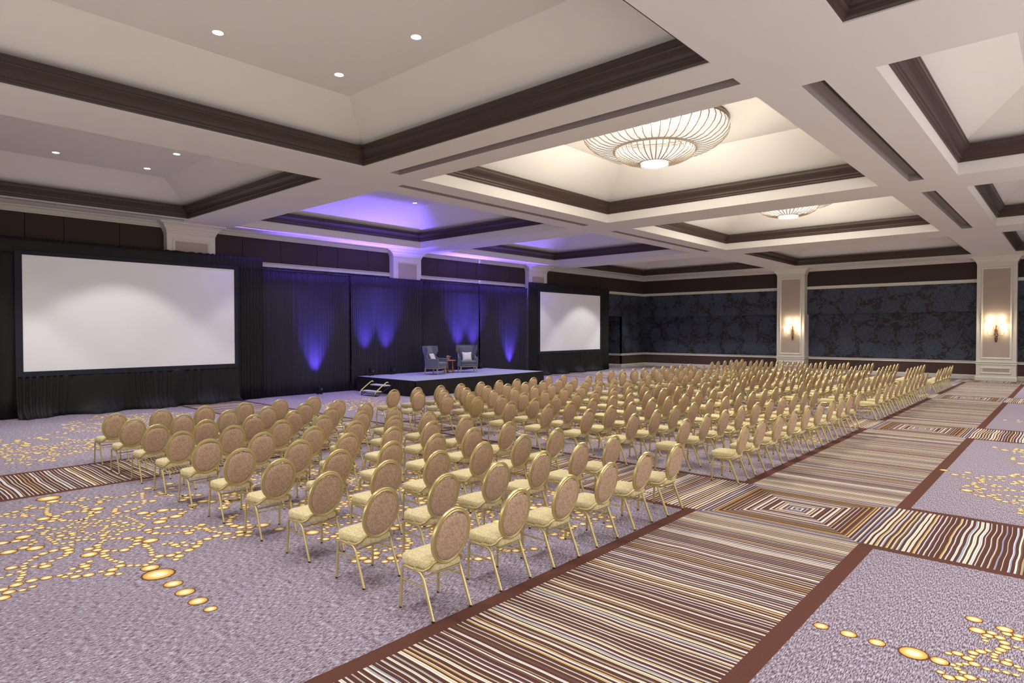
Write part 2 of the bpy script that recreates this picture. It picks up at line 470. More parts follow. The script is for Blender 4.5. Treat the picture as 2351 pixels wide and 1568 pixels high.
# dots as the carpet shows them: x,y,radius in millimetres from the medallion's centre
DOTS = "-2194,3,136 -1941,4,79 -1798,72,35 -1735,129,35 -1659,198,50 -1551,153,30 -1462,193,30 -1361,214,35 -1257,234,47 -1136,219,39 -1065,184,34 -1000,166,46 -1069,105,34 -1137,16,55 -1085,-60,33 -1022,-149,51 -1784,-81,39 -1805,-41,30 -1567,-142,36 -1467,-163,38 -1374,-188,35 -1298,-199,35 -1209,-198,46 -1122,-197,32 -907,-192,52 -1008,-298,76 -802,-250,51 -804,-154,36 -721,-138,47 -645,-79,32 -593,-22,32 -587,32,35 -594,86,37 -652,114,28 -712,173,45 -820,190,38 -900,225,44 -813,277,56 -1019,325,79 -1657,-184,45 -1734,-265,47 -1844,-325,50 -1694,-357,37 -1911,-265,29 -1694,-477,50 -1644,-581,47 -1504,-594,29 -1566,-651,31 -1520,-516,29 -1384,-537,31 -1485,-431,30 -1395,-434,50 -1307,-431,36 -1283,-359,32 -1906,282,26 -1833,349,49 -1717,298,46 -1699,388,31 -1703,498,45 -1655,604,48 -1522,536,32 -1568,651,32 -1504,703,30 -1442,467,46 -1360,450,44 -1273,381,30 -1388,564,34 -1488,800,46 -1451,918,47 -1635,951,34 -1673,1032,28 -1476,1041,45 -1397,1013,33 -1316,988,30 -1237,963,33 -1144,934,30 -994,914,40 -908,889,37 -823,846,32 -681,755,36 -623,666,48 -573,563,47 -563,448,46 -499,375,31 -679,441,44 -752,466,40 -818,495,35 -907,567,36 -957,655,41 -1080,745,50 -1003,815,40 -314,679,77 -1752,1206,64 -368,432,29 -313,481,29 -225,485,29 -133,492,29 -47,495,29 38,499,29 197,498,28 271,494,35 334,436,35 351,360,34 337,289,32 368,220,34 263,213,32 280,172,29 241,119,31 289,83,29 457,158,35 -387,354,29 -385,290,31 -267,248,35 -348,189,35 -460,147,35 -482,54,30 -377,18,43 -491,-28,34 -455,-105,31 -400,-158,33 -299,-158,31 -345,-232,33 -367,-310,34 -490,-345,30 -356,-390,34 -300,-435,38 -237,-456,33 -162,-387,32 -151,-313,34 -179,-243,30 -6,-323,48 -6,-204,47 77,-214,34 -94,-210,26 -70,-440,33 23,-450,31 100,-442,29 197,-433,32 293,-437,34 348,-376,30 365,-302,35 350,-227,33 378,-162,36 448,-99,34 148,-378,35 139,-305,31 198,-251,33 233,-187,32 293,-124,30 236,-71,26 196,-21,28 197,23,26 138,79,31 81,117,27 31,153,32 -35,171,32 -107,130,27 -142,65,29 -308,66,27 -256,113,28 -293,151,26 -234,15,25 -181,-29,31 -98,-90,31 -71,-110,26 14,-99,30 109,-79,30 -264,-113,27 -232,-67,27 -19,256,46 -128,277,35 -141,352,33 -7,371,47 105,439,33 128,365,33 138,305,34 71,268,28 360,29,47 477,63,30 477,-11,32 583,-18,32 471,389,30 542,466,50 650,445,36 595,66,36 637,125,30 708,188,50 806,208,26 789,294,50 891,240,47 1010,194,47 1068,120,31 1136,32,53 1076,-51,33 1011,-124,48 635,-66,31 723,-123,45 812,-138,33 907,-175,48 794,-232,50 1011,-278,78 1089,-166,32 1184,-175,47 1284,-178,29 1368,-169,31 1451,-148,31 1531,-116,35 1108,252,32 1185,245,44 1287,243,30 1260,-337,34 1295,-410,32 1376,-411,52 1472,-416,33 1364,-516,33 1496,-496,33 1503,-574,32 1485,-655,33 1562,-630,32 1641,-559,47 1690,-455,52 1458,-761,50 1431,-877,50 1682,-343,31 1709,-248,50 1816,-304,49 1891,-238,33 1647,-157,48 1717,-87,33 1772,-28,31 1821,33,33 482,-325,32 553,-401,51 660,-390,49 766,-417,50 845,-463,33 890,-526,34 928,-610,33 972,-692,33 1070,-694,56 987,-775,32 560,-514,48 589,-616,47 661,-698,34 732,-760,31 811,-814,31 893,-847,32 978,-855,32 857,-942,54 1045,-908,31 1111,-889,31 1190,-906,36 1261,-939,34 1331,-962,33 1450,-1005,54 1081,-996,32 1112,-1065,24 1493,-1121,48 1617,-1088,51 1652,-992,34 1621,-908,35 1740,-1154,58 -197,-856,66 -165,-729,51 -111,-651,32 -55,-590,36 47,-581,30 100,-639,32 -287,-640,77 194,-718,54 304,-634,79 235,-865,74 -1057,-705,40 -935,-627,30 -895,-545,34 -832,-478,28 -772,-438,43 -657,-390,35 -561,-418,53 -547,-527,46 -590,-632,48 -650,-712,33 -719,-775,29 -1815,1551,66 -1481,1465,59 -1607,1252,35 -1333,1238,40 -1233,1227,45 -1092,1256,45 -1010,1297,45 -1136,1119,39 -883,990,54 -246,913,79 -165,1024,52 -105,1096,37 -92,1247,32 -31,1206,32 50,1098,31 91,1029,49 188,924,77 165,777,54 291,688,79 -197,769,48 -124,693,37 25,635,34 99,692,29 -61,622,29 543,578,49 578,679,47 650,758,36 721,822,38 799,878,31 882,917,36 834,1003,54 969,919,36 1028,972,39 976,836,36 956,764,38 1054,762,53 924,678,33 888,595,34 838,536,34 755,483,50 1106,966,36 1183,969,29 1235,1004,34 1311,1028,34 1428,1069,55 1415,943,49 1450,826,50 1478,723,34 1551,699,38 1623,629,50 1490,643,31 1494,562,35 1689,521,51 1366,582,36 1465,486,33 1376,482,48 1279,476,33 1257,406,33 1684,411,34 1811,374,50 1711,318,50 1891,310,37 1646,225,49 1719,154,34 1775,99,34 1542,183,31 1454,210,33 1369,236,31 1007,345,80 1947,35,82 2201,29,139 2574,37,80 2871,38,80 3171,39,77 3426,47,53 1058,1057,34 1081,1147,37 1062,1256,52 940,1304,48 872,1350,36 788,1415,47 706,1418,34 735,1495,40 1186,1265,57 1310,1294,54 1475,1198,53 1563,1277,53 1406,1368,40 1294,1404,40 1133,1464,31 1432,1520,78 1593,1154,50 1689,1208,45 1629,1061,35 1606,971,37 1741,1584,62 248,1526,73 137,1568,47 77,1659,50 -12,1710,45 -94,1715,40 -227,1749,46 -44,1822,74 354,1793,50 468,1752,50 565,1701,38 -725,1575,55 -800,1500,49 -860,1433,51 -860,1368,45 -691,1405,56 -600,1307,61 -316,1484,83 -221,1302,65"
DOTS2 = "-908,5655,92 -738,5653,57 -628,6673,57 -583,6443,55 -489,6468,36 -508,6387,36 -530,6326,22 -514,6273,24 -431,6412,37 -398,6331,37 -386,6248,36 -410,6172,37 -422,6107,24 -437,6051,24 -440,6002,24 -426,5947,24 -359,5948,36 -354,6015,25 -416,6620,55 -394,6531,36 -322,6551,36 -327,6479,37 -324,6302,21 -285,6284,19 -481,6090,23 -522,6037,36 -564,5970,35 -562,5899,23 -584,5842,37 -653,5879,37 -706,5835,25 -656,5654,23 -623,5696,24 -586,5733,24 -537,5775,36 -624,5614,25 -588,5575,24 -463,5751,25 -409,5772,24 -351,5788,24 -294,5793,23 -297,5946,25 -275,5894,24 -709,5473,26 -653,5429,38 -587,5470,37 -539,5533,38 -465,5556,24 -1575,5657,54 -1365,5658,57 -1157,5654,56"
def unpack(t): return [tuple(int(q)/1000.0 for q in p.split(',')) for p in t.split()]
def dots_mesh(pts):
    mb = MB()
    for x, y, r in pts: disc(mb, x, y, r*1.17)
    return mb
D1 = unpack(DOTS)
# the lower left of the pattern repeats the upper right, turned half round
full = list(D1)
for x, y, r in D1:
    X, Y = -x, -y
    if (X < -0.9 and Y < -0.55 and X+2.2*Y < -2.6 or Y < -1.15) and r < 0.06 and all((X-a)**2+(Y-b)**2 > (0.9*(r+c))**2 for a, b, c in D1): full.append((X, Y, r))
core = [p for p in full if p[2] < 0.12 and p[0] < 2.5]
D2 = unpack(DOTS2)
gen = [(x+1.05, y+5.75, r) for x, y, r in core if x+1.05 > 0.02]
med_a = dots_mesh(full).build('carpet_medallion', M['disc'], floor, kind='stuff'); med_a.location = (-9.18, 2.3, 0)
med_b = dots_mesh(D2+gen).build('carpet_medallion', M['disc'], floor, kind='stuff')
med_c = dots_mesh(core).build('carpet_medallion', M['disc'], floor, kind='stuff')
med_spots = [(0.55, 12.75, 0.4), (0.9, 15.9, 2.0), (-6.3, 5.9, 1.2), (-9.4, 12.9, 0.2), (-6.2, 15.6, 2.2),
             (-19.2, 6.0, 2.6), (-16.6, 2.4, 0.9), (-17.6, 12.7, 3.3), (-16.0, 15.6, 0.5), (-19.0, 31.8, 0.2), (-16.4, 24.2, 3.8), (-9.4, 22.6, 3.2), (-6.2, 25.3, 0.5),
             (0.9, 22.6, 0.9), (-9.4, 32.2, 3.7), (-6.2, 35.0, 0.7), (-15.8, 34.6, 0.2), (-9.2, 6.2, 3.9)]
for i, (x, y, rz) in enumerate(med_spots):
    o = med_c if i == 0 else med_c.copy()
    if i: link(o); o.parent = floor
    o.location = (x, y, 0); o.rotation_euler = (0, 0, rz)

# ------------------------------------------------------------------ ceiling
def flush(j): return j in (0, 3)
cb = MB()
xs = sorted({XL-0.5, XR, *[v for c in CX for v in c], *[v for s in SLOTS for v in s[:2]]})
ys = sorted({YF, YK+0.5, *[v for c in CY for v in c], *[v for s in SLOTS for v in s[2:]]})
def hole(x, y):
    for a, b in CX:
        if a < x < b:
            for c, d in CY:
                if c < y < d: return True
    for a, b, c, d in SLOTS:
        if a < x < b and c < y < d: return True
    return False
for i in range(len(xs)-1):
    for j in range(len(ys)-1):
        if not hole((xs[i]+xs[i+1])/2, (ys[j]+ys[j+1])/2):
            cb.quad((xs[i], ys[j], ZC), (xs[i], ys[j+1], ZC), (xs[i+1], ys[j+1], ZC), (xs[i+1], ys[j], ZC))
ceiling = cb.build('ceiling', M['plaster'], kind='structure')

def sweep_rect(mb, x0, x1, y0, y1, prof):
    """mitred moulding round a rectangle; prof = [(inward, z)]"""
    vs = []; n = len(prof)
    for (sx, sy, X, Y) in ((1, 1, x0, y0), (-1, 1, x1, y0), (-1, -1, x1, y1), (1, -1, x0, y1)):
        for d, z in prof: vs.append((X+sx*d, Y+sy*d, z))
    fs = []
    for c in range(4):
        c2 = (c+1) % 4
        for i in range(n-1):
            fs.append((c*n+i, c2*n+i, c2*n+i+1, c*n+i+1))
    mb.add(vs, fs)

down_spots = []
for i, (x0, x1) in enumerate(CX):
    for j, (y0, y1) in enumerate(CY):
        z0 = ZC + (0.02 if flush(j) else 0.28)
        zt = z0 + 0.33
        zf = 7.12 if flush(j) else 7.60
        ins = 1.1 if flush(j) else 1.3
        mb = MB()
        sweep_rect(mb, x0, x1, y0, y1, [(0, ZC), (0, zt), (ins, zf)])
        mb.quad((x0+ins, y0+ins, zf), (x1-ins, y0+ins, zf), (x1-ins, y1-ins, zf), (x0+ins, y1-ins, zf))
        mb.build('coffer_tray', M['coffer'], ceiling)
        tb = MB()
        pr = [(0.0, 0.0), (0.035, 0.0), (0.045, 0.025), (0.06, 0.03), (0.065, 0.06), (0.085, 0.07), (0.095, 0.085), (0.10, 0.12), (0.125, 0.165), (0.165, 0.205), (0.205, 0.225), (0.215, 0.245), (0.24, 0.25), (0.245, 0.30), (0.255, 0.31), (0.255, 0.345), (0.0, 0.35)]
        sweep_rect(tb, x0, x1, y0, y1, [(d, z0+z) for d, z in pr])
        t = tb.build('crown_moulding', M['brown_trim'], ceiling)
        t['label'] = 'dark brown crown moulding round the coffer'
        cx, cy = (x0+x1)/2, (y0+y1)/2
        if i == 1 and j in (1, 2): continue
        for a in (-1, 0, 1):
            for b in (-1, 0, 1):
                if a == 0 and b == 0: continue
                down_spots.append((cx-2.3*0+a*2.17, cy+b*2.15+0.05, zf, i, j))
for (a, b, c, d) in SLOTS:
    sb = MB(); dz = 0.16
    sb.quad((a, c, ZC), (a, d, ZC), (a, d, ZC+dz), (a, c, ZC+dz)); sb.quad((b, c, ZC), (b, d, ZC), (b, d, ZC+dz), (b, c, ZC+dz))
    sb.quad((a, c, ZC), (b, c, ZC), (b, c, ZC+dz), (a, c, ZC+dz)); sb.quad((a, d, ZC), (b, d, ZC), (b, d, ZC+dz), (a, d, ZC+dz))
    sb.quad((a, c, ZC+dz), (b, c, ZC+dz), (b, d, ZC+dz), (a, d, ZC+dz))
    so = sb.build('linear_slot', M['slot'], ceiling)
    if b-a < d-c and b-a > 0.2:
        rb = MB(); rb.box(b-0.085, b-0.03, c+0.02, d-0.05, ZC+0.05, ZC+0.11)
        rb.build('slot_blade', M['black'], so)

# downlights: fixtures in view are things, every one carries its lamp
ring_b = MB(); ring_b.lathe([(0.075, 0.0), (0.1, -0.006), (0.104, -0.001), (0.104, 0.004)], 24, cap=False)
lens_b = MB(); lens_b.lathe([(0.0, -0.002), (0.077, -0.002)], 24, cap=False)
def spot(name, loc, power, col, angle, blend, target=None, size=0.05, parent=None):
    L = bpy.data.lights.new(name, 'SPOT'); L.energy = power; L.color = col
    L.spot_size = radians(angle); L.spot_blend = blend; L.shadow_soft_size = size
    o = bpy.data.objects.new(name, L); link(o, parent); o.location = loc
    if target is not None:
        from mathutils import Vector
        d = Vector(target)-Vector(loc); o.rotation_euler = d.to_track_quat('-Z', 'Y').to_euler()
    return o
VIS = {(0, 0): [(-1, 0), (-1, 1), (0, 1)], (1, 0): [(-1, 0), (-1, 1), (0, 1)], (0, 1): [(-1, 1)]}
names = {(0, 0): 'the front left coffer above the large screen', (1, 0): 'the largest coffer overhead', (0, 1): 'the violet lit coffer'}
which = {(-1, 0): 'near left', (-1, 1): 'far left', (0, 1): 'middle far'}
master = None
shared = bpy.data.lights.new('downlight_lamp', 'SPOT')
shared.energy = W_DOWN; shared.color = C_NEUT; shared.spot_size = radians(84); shared.spot_blend = 0.25; shared.shadow_soft_size = 0.06
shared_mid = shared.copy(); shared_mid.energy = W_MID
shared_far = shared.copy(); shared_far.energy = W_DOWN*1.7
shared_left = shared.copy(); shared_left.energy = W_DOWN*1.35
for (x, y, z, i, j) in down_spots:
    cx, cy = sum(CX[i])/2, sum(CY[j])/2
    key = (round((x-cx)/2.17), round((y-cy)/2.15))
    lo = bpy.data.objects.new('downlight_lamp', (shared_far if j == 3 else shared_left if i == 0 and j == 0 else shared) if key[0]*key[1] else shared_mid); link(lo)
    lo.location = (x, y, z-0.02)
    if key in VIS.get((i, j), []):
        e = empty('recessed_downlight', (x, y, z))
        if master is None:
            master = (ring_b.build('trim_ring', M['white_trim'], e, smooth=True), lens_b.build('lens', M['lamp'], e))
        else:
            for p in master:
                c = p.copy(); link(c); c.parent = e
        tag(e, 'round recessed downlight, %s one in %s' % (which[key], names[(i, j)]), 'light', 'recessed ceiling downlights')
        lo.location = (0, 0, -0.02); lo.parent = e

# ------------------------------------------------------------------ walls
def prof_y(mb, x, y0, y1, prof, sx=1):      # moulding along Y on a wall at x, projecting by sx*d
    vs = []; n = len(prof)
    for y in (y0, y1):
        for d, z in prof: vs.append((x+sx*d, y, z))
    mb.add(vs, [(i, i+1, n+i+1, n+i) for i in range(n-1)] + [tuple(range(n)), tuple(range(2*n-1, n-1, -1))])
def prof_x(mb, y, x0, x1, prof, sy=-1):
    vs = []; n = len(prof)
    for x in (x0, x1):
        for d, z in prof: vs.append((x, y+sy*d, z))
    mb.add(vs, [(i, i+1, n+i+1, n+i) for i in range(n-1)] + [tuple(range(n)), tuple(range(2*n-1, n-1, -1))])
P_BASE = [(0, 0), (0.035, 0), (0.035, 0.17), (0.022, 0.185), (0.022, 0.205), (0.012, 0.225), (0, 0.23)]
P_CHAIR = [(0, 0.80), (0.03, 0.80), (0.04, 0.82), (0.03, 0.86), (0.03, 0.88), (0.055, 0.915), (0.055, 0.94), (0, 0.94)]
P_RAIL = [(0, 4.92), (0.03, 4.92), (0.045, 4.94), (0.03, 4.97), (0.03, 5.04), (0.06, 5.07), (0.06, 5.09), (0, 5.09)]
P_CORN = [(0, 5.97), (0.03, 5.97), (0.05, 6.0), (0.08, 6.01), (0.10, 6.03), (0.17, 6.09), (0.24, 6.115), (0.26, 6.14), (0, 6.14)]

# back wall: header plane at y=39.4, lower part recessed to 39.85 below z=3.46
back = MB(); back.box(XL-0.3, XR+0.2, YK+0.55, YK+0.7, 0, ZC+0.05)
wall_back = back.build('wall_back', M['frieze'], kind='structure')
YR = YK + 0.30
def wall_x(parent, x0, x1):
    b = MB(); b.box(x0, x1, YK, YK+0.5, 3.46, 4.95); b.build('damask_header_panel', M['damask'], parent)
    b = MB(); b.box(x0, x1, YR, YR+0.2, 0.9, 3.46); b.build('damask_panel', M['damask'], parent)
    b = MB(); b.box(x0, x1, YR, YR+0.2, 0.0, 0.9); b.build('dado_panel', M['dado'], parent)
    b = MB(); b.box(x0, x1, YK, YK+0.5, 4.95, 6.1); b.build('frieze_panel', M['frieze'], parent)
    b = MB(); prof_x(b, YR, x0, x1, P_BASE); b.build('baseboard_moulding', M['white_trim'], parent)
    b = MB(); prof_x(b, YR, x0, x1, P_CHAIR); b.build('chair_rail', M['white_trim'], parent)
    b = MB(); prof_x(b, YK, x0, x1, P_RAIL); b.build('picture_rail', M['white_trim'], parent)
    b = MB(); prof_x(b, YK, x0, x1, P_CORN); b.build('cornice', M['white_trim'], parent)
XP = [-12.66, -2.92]
wall_x(wall_back, XL-0.3, XP[0]-0.70); wall_x(wall_back, XP[0]+0.70, XP[1]-0.70); wall_x(wall_back, XP[1]+0.70, XR)

# left wall
lw = MB(); lw.box(XL-1.6, XL-1.45, YF, YK+0.7, 0, ZC+0.05)
wall_left = lw.build('wall_left', M['frieze'], kind='structure')
def wall_y(parent, y0, y1, lower=True, seams=None):
    b = MB(); b.box(XL-0.5, XL, y0, y1, 4.95, 6.1)
    # panels with open joints between them
    ss = [y0]+[s for s in (seams or []) if y0 < s < y1]+[y1]
    for a, c in zip(ss[:-1], ss[1:]):
        pb = MB(); pb.box(XL-0.1, XL, a+0.008, c-0.008, 4.95, 6.1); pb.build('frieze_panel', M['frieze'], parent)
    b = MB(); prof_y(b, XL, y0, y1, P_RAIL); b.build('picture_rail', M['white_trim'], parent)
    b = MB(); prof_y(b, XL, y0, y1, P_CORN); b.build('cornice', M['white_trim'], parent)
    b = MB(); b.box(XL-0.4, XL, y0, y1, 3.46, 4.95); b.build('damask_header_panel', M['damask'], parent)
SE = [4.15, 5.11, 6.6, 10.6, 12.1, 13.65, 14.6, 16.1, 20.1, 21.4, 22.74, 23.97, 25.3, 30.1, 32.3, 34.0, 36.32]
YP = [-1.0, 8.70, 18.05, 27.35]
wall_y(wall_left, YF, YP[0]-0.7, seams=SE)
wall_y(wall_left, YP[0]+0.7, YP[1]-0.7, seams=SE); wall_y(wall_left, YP[1]+0.7, YP[2]-0.7, seams=SE); wall_y(wall_left, YP[2]+0.7, YP[3]-0.7, seams=SE); wall_y(wall_left, YP[3]+0.7, YK, seams=SE)
# lower left wall: niche back to y=36.9, pier from there to the corner
def lower_y(x, y0, y1):
    b = MB(); b.box(x-0.1, x, y0, y1, 0.9, 3.46); b.build('damask_panel', M['damask'], wall_left)
    b = MB(); b.box(x-0.1, x, y0, y1, 0, 0.9); b.build('dado_panel', M['dado'], wall_left)
    b = MB(); prof_y(b, x, y0, y1, P_BASE); b.build('baseboard_moulding', M['white_trim'], wall_left)
    b = MB(); prof_y(b, x, y0, y1, P_CHAIR); b.build('chair_rail', M['white_trim'], wall_left)
lower_y(XL-0.02, 36.55, YR); lower_y(XL-1.0, YF, 36.55)
def face_x(y, x0, x1):   # the short return that faces the camera
    b = MB(); b.box(x0, x1, y, y+0.1, 0.9, 3.46); b.build('damask_panel', M['damask'], wall_left)
    b = MB(); b.box(x0, x1, y, y+0.1, 0, 0.9); b.build('dado_panel', M['dado'], wall_left)
    b = MB(); prof_x(b, y, x0, x1+0.03, P_BASE); b.build('baseboard_moulding', M['white_trim'], wall_left)
    b = MB(); prof_x(b, y, x0, x1+0.03, P_CHAIR); b.build('chair_rail', M['white_trim'], wall_left)
face_x(36.55, XL-1.0, XL-0.02)
rw = MB(); rw.box(XR, XR+0.15, YF, YK+0.7, 0, ZC+0.05); rw.build('wall_right', M['white_wall'], kind='structure')
fw = MB(); fw.box(XL-1.6, XR+0.15, YF-0.15, YF, 0, ZC+0.05); fw.build('wall_front', M['white_wall'], kind='structure')

# pillars
def pillar(cx, cy, face, w=0.79):
    """face: 'y' = stands on the back wall facing the camera, 'x' = on the left wall"""
    root = empty('pillar', (cx, cy, 0), 0 if face == 'y' else pi/2)
    root['kind'] = 'structure'
    # local frame: front face at y=0 looking to -y, x in [-w, w]
    b = MB()
    b.box(-w, w, 0, 0.9, 0.0, 5.8)
    b.build('shaft', M['white_trim'], root)
    def rect_prof(name, x0, x1, z0, z1, prof, mat):
        mb = MB(); vs = []; n = len(prof)
        for (sx, sz, X, Z) in ((1, 1, x0, z0), (-1, 1, x1, z0), (-1, -1, x1, z1), (1, -1, x0, z1)):
            for d, y in prof: vs.append((X+sx*d, -y, Z+sz*d))
        fs = []
        for c in range(4):
            c2 = (c+1) % 4
            for i in range(n-1): fs.append((c*n+i, c2*n+i, c2*n+i+1, c*n+i+1))
        mb.add(vs, fs); return mb.build(name, mat, root)
    pm = [(0, 0), (0, 0.02), (0.02, 0.035), (0.05, 0.03), (0.06, 0.012), (0.085, 0.012), (0.09, 0.0)]
    rect_prof('panel_moulding', -w+0.17, w-0.17, 1.08, 5.62, pm, M['white_trim'])
    pb = MB(); pb.box(-w+0.25, w-0.25, -0.004, 0.02, 1.16, 5.54); pb.build('fabric_panel', M['column_fabric'], root)
    rect_prof('plinth_moulding', -w+0.18, w-0.18, 0.35, 0.67, pm, M['white_trim'])
    pb = MB(); pb.box(-w+0.26, w-0.26, -0.004, 0.02, 0.43, 0.59); pb.build('plinth_panel', M['column_fabric'], root)
    def wrap(name, prof):
        mb = MB(); vs = []; n = len(prof)
        for k in range(4):
            for d, z in prof:
                vs.append([(-w-d, 0.88, z), (-w-d, -d, z), (w+d, -d, z), (w+d, 0.88, z)][k])
        fs = []
        for c in range(3):
            for i in range(n-1): fs.append((c*n+i, (c+1)*n+i, (c+1)*n+i+1, c*n+i+1))
        mb.add(vs, fs); mb.build(name, M['white_trim'], root)
    wrap('base_moulding', [(0.0, 0.0), (0.035, 0.0), (0.035, 0.17), (0.022, 0.185), (0.022, 0.2), (0.0, 0.225)])
    wrap('waist_moulding', [(0, 0.79), (0.02, 0.80), (0.025, 0.83), (0.02, 0.86), (0.02, 0.88), (0.045, 0.915), (0.045, 0.94), (0.0, 0.945)])
    wrap('capital', [(0, 5.78), (0.02, 5.80), (0.02, 5.85), (0.045, 5.875), (0.055, 5.92), (0.10, 5.97), (0.12, 6.0), (0.12, 6.02), (0.2, 6.08), (0.27, 6.10), (0.29, ZC)])
    return root
for x in XP: pillar(x, 38.9, 'y')
for y in YP: pillar(-22.6, y, 'x')
wall_right_trim = MB(); 

# ------------------------------------------------------------------ drapes and screens
def curtain(name, mat, y0, y1, z0, z1, x, rnd, amp=0.045, pitch=0.17, flare=0.0, parent=None, gather=1.0, lean=0.0, rows=9, puddle=0.0, hem=0.0):
    """pleated cloth hanging in the plane x; faces +x"""
    n = max(8, int((y1-y0)/0.028)); mb = MB(); vs = []
    ph = []; p = rnd.uniform(0, 6)
    for i in range(n+1):
        p += (0.028*2*pi/pitch)*(1+0.55*sin(i*0.071+rnd.random()*0.1)+0.25*sin(i*0.23)); ph.append(p)
    mod = [0.65+0.35*sin(i*0.045+1.3)+0.15*sin(i*0.19) for i in range(n+1)]
    drift = [rnd.uniform(-1, 1) for _ in range(n+1)]
    for k in range(rows+1):
        t = k/rows; z = z1+(z0-z1)*t
        for i in range(n+1):
            y = y0+(y1-y0)*i/n
            a = amp*mod[i]*(0.55+0.45*t*gather)
            dx = a*sin(ph[i]+t*flare*sin(i*0.05)*2.0)
            dx += flare*0.12*(t**6)*(1+sin(i*0.11))
            dy = 0.012*sin(ph[i]*0.5+k)*t
            zz = z
            if k == 0: zz = z + 0.012*sin(ph[i])
            if k == rows and hem: zz = z + hem*abs(sin(i*0.06))
            if k == rows and puddle: dx += puddle*(0.5+0.5*sin(i*0.09+1))*(0.6+0.4*sin(i*0.31))
            vs.append((x+dx+lean*t, y+dy, zz))
    m = n+1; fs = [(k*m+i, k*m+i+1, (k+1)*m+i+1, (k+1)*m+i) for k in range(rows) for i in range(n)]
    mb.add(vs, fs)
    o = mb.build(name, mat, parent, smooth=True, angle=180)
    sol = o.modifiers.new('cloth', 'SOLIDIFY'); sol.thickness = 0.006
    return o

rnd = random.Random(11)
seamsY = [11.16, 14.94, 18.80, 22.55, 26.26]
lab = ['dark backdrop curtain right of the large screen, lit violet by one floor lamp', 'dark backdrop curtain behind the stage stairs with two violet beams',
       'dark backdrop curtain behind the left armchair, second from the stage stairs', 'dark backdrop curtain at the far end of the stage beside the small screen']
for k in range(4):
    e = empty('backdrop_curtain', (0, 0, 0)); e.location = (-22.50, (seamsY[k]+seamsY[k+1])/2, 0)
    c = curtain('cloth', M['drape_navy'], seamsY[k]+0.005-e.location.y, seamsY[k+1]-0.005-e.location.y, 0.02, 4.78 + (0.02 if k % 2 else 0), 0.0+0.03*(k % 2), random.Random(20+k), amp=0.035, pitch=0.15, rows=10, parent=e)
    pb = MB(); pb.tube([(0.0, seamsY[k]-e.location.y, 4.81), (0.0, seamsY[k+1]-e.location.y, 4.81)], 0.02, 8); pb.build('support_pipe', M['black'], e)
    for yy in (seamsY[k], ):
        pb = MB(); pb.tube([(-0.06, yy-e.location.y, 0.0), (-0.06, yy-e.location.y, 4.9)], 0.025, 8); pb.build('upright', M['black'], e)
    tag(e, lab[k], 'curtain', 'backdrop curtains behind the stage')

def screen(y0, y1, dl, dr, lbl, lbl2, left):
    # y0..y1 picture, dl/dr outer edges of the drape kit
    cy = (y0+y1)/2
    e = empty('projection_screen', (-22.38, cy, 0))
    sb = MB(); sb.box(-0.02, 0.0, y0-cy, y1-cy, 1.33, 4.685); sb.build('screen_fabric', M['screen'], e)
    fw_ = 0.175; z0, z1 = 1.18, 4.80
    fb = MB()
    fb.bbox(-0.03, 0.025, y0-cy-fw_, y0-cy, z0, z1, 0.006); fb.build('frame_side', M['screen_frame'], e)
    fb = MB(); fb.bbox(-0.03, 0.025, y1-cy, y1-cy+fw_*0.75, z0, z1, 0.006); fb.build('frame_side', M['screen_frame'], e)
    fb = MB(); fb.bbox(-0.03, 0.0245, y0-cy, y1-cy, z0, 1.33, 0.006); fb.build('frame_rail', M['screen_frame'], e)
    fb = MB(); fb.bbox(-0.03, 0.0245, y0-cy, y1-cy, 4.685, z1, 0.006); fb.build('frame_rail', M['screen_frame'], e)
    for yy in (-2.4, 2.4):
        lb = MB(); lb.tube([(-0.06, yy, 0.0), (-0.06, yy, 1.3)], 0.025, 6); lb.tube([(-0.4, yy, 0.02), (0.1, yy, 0.02)], 0.025, 6); lb.build('leg', M['black'], e)
    tag(e, lbl, 'screen', 'projection screens beside the stage')
    d = e
    r = random.Random(5 if left else 9)
    curtain('valance', M['drape_black'], dl-cy, dr-cy, 4.72, 5.18, -0.02, r, amp=0.012, pitch=0.22, rows=4, parent=d)
    curtain('side_curtain', M['drape_black'], dl-cy, y0-cy-fw_+0.05, 0.01, 5.16, -0.04, r, amp=0.045, pitch=0.16, parent=d, puddle=0.08)
    curtain('side_curtain', M['drape_black'], y1-cy+fw_*0.75-0.04, dr-cy, 0.01, 5.16, -0.04, r, amp=0.045, pitch=0.16, parent=d, puddle=0.16)
    curtain('skirt', M['drape_black'], y0-cy-fw_, y1-cy+fw_*0.75, 0.008, 1.22, 0.0, r, amp=0.04, pitch=0.24, flare=1.4, parent=d, lean=0.08, rows=10, puddle=0.22)
screen(3.98, 10.05, 1.6, 11.12, 'large white projection screen in black drapes left of the stage, the nearer screen', 'black velvet drape surround with floor skirt round the nearer larger-looking screen', True)
screen(27.24, 33.22, 26.30, 34.28, 'white projection screen in black drapes past the right end of the stage', 'black velvet drape surround with floor skirt round the farther screen', False)

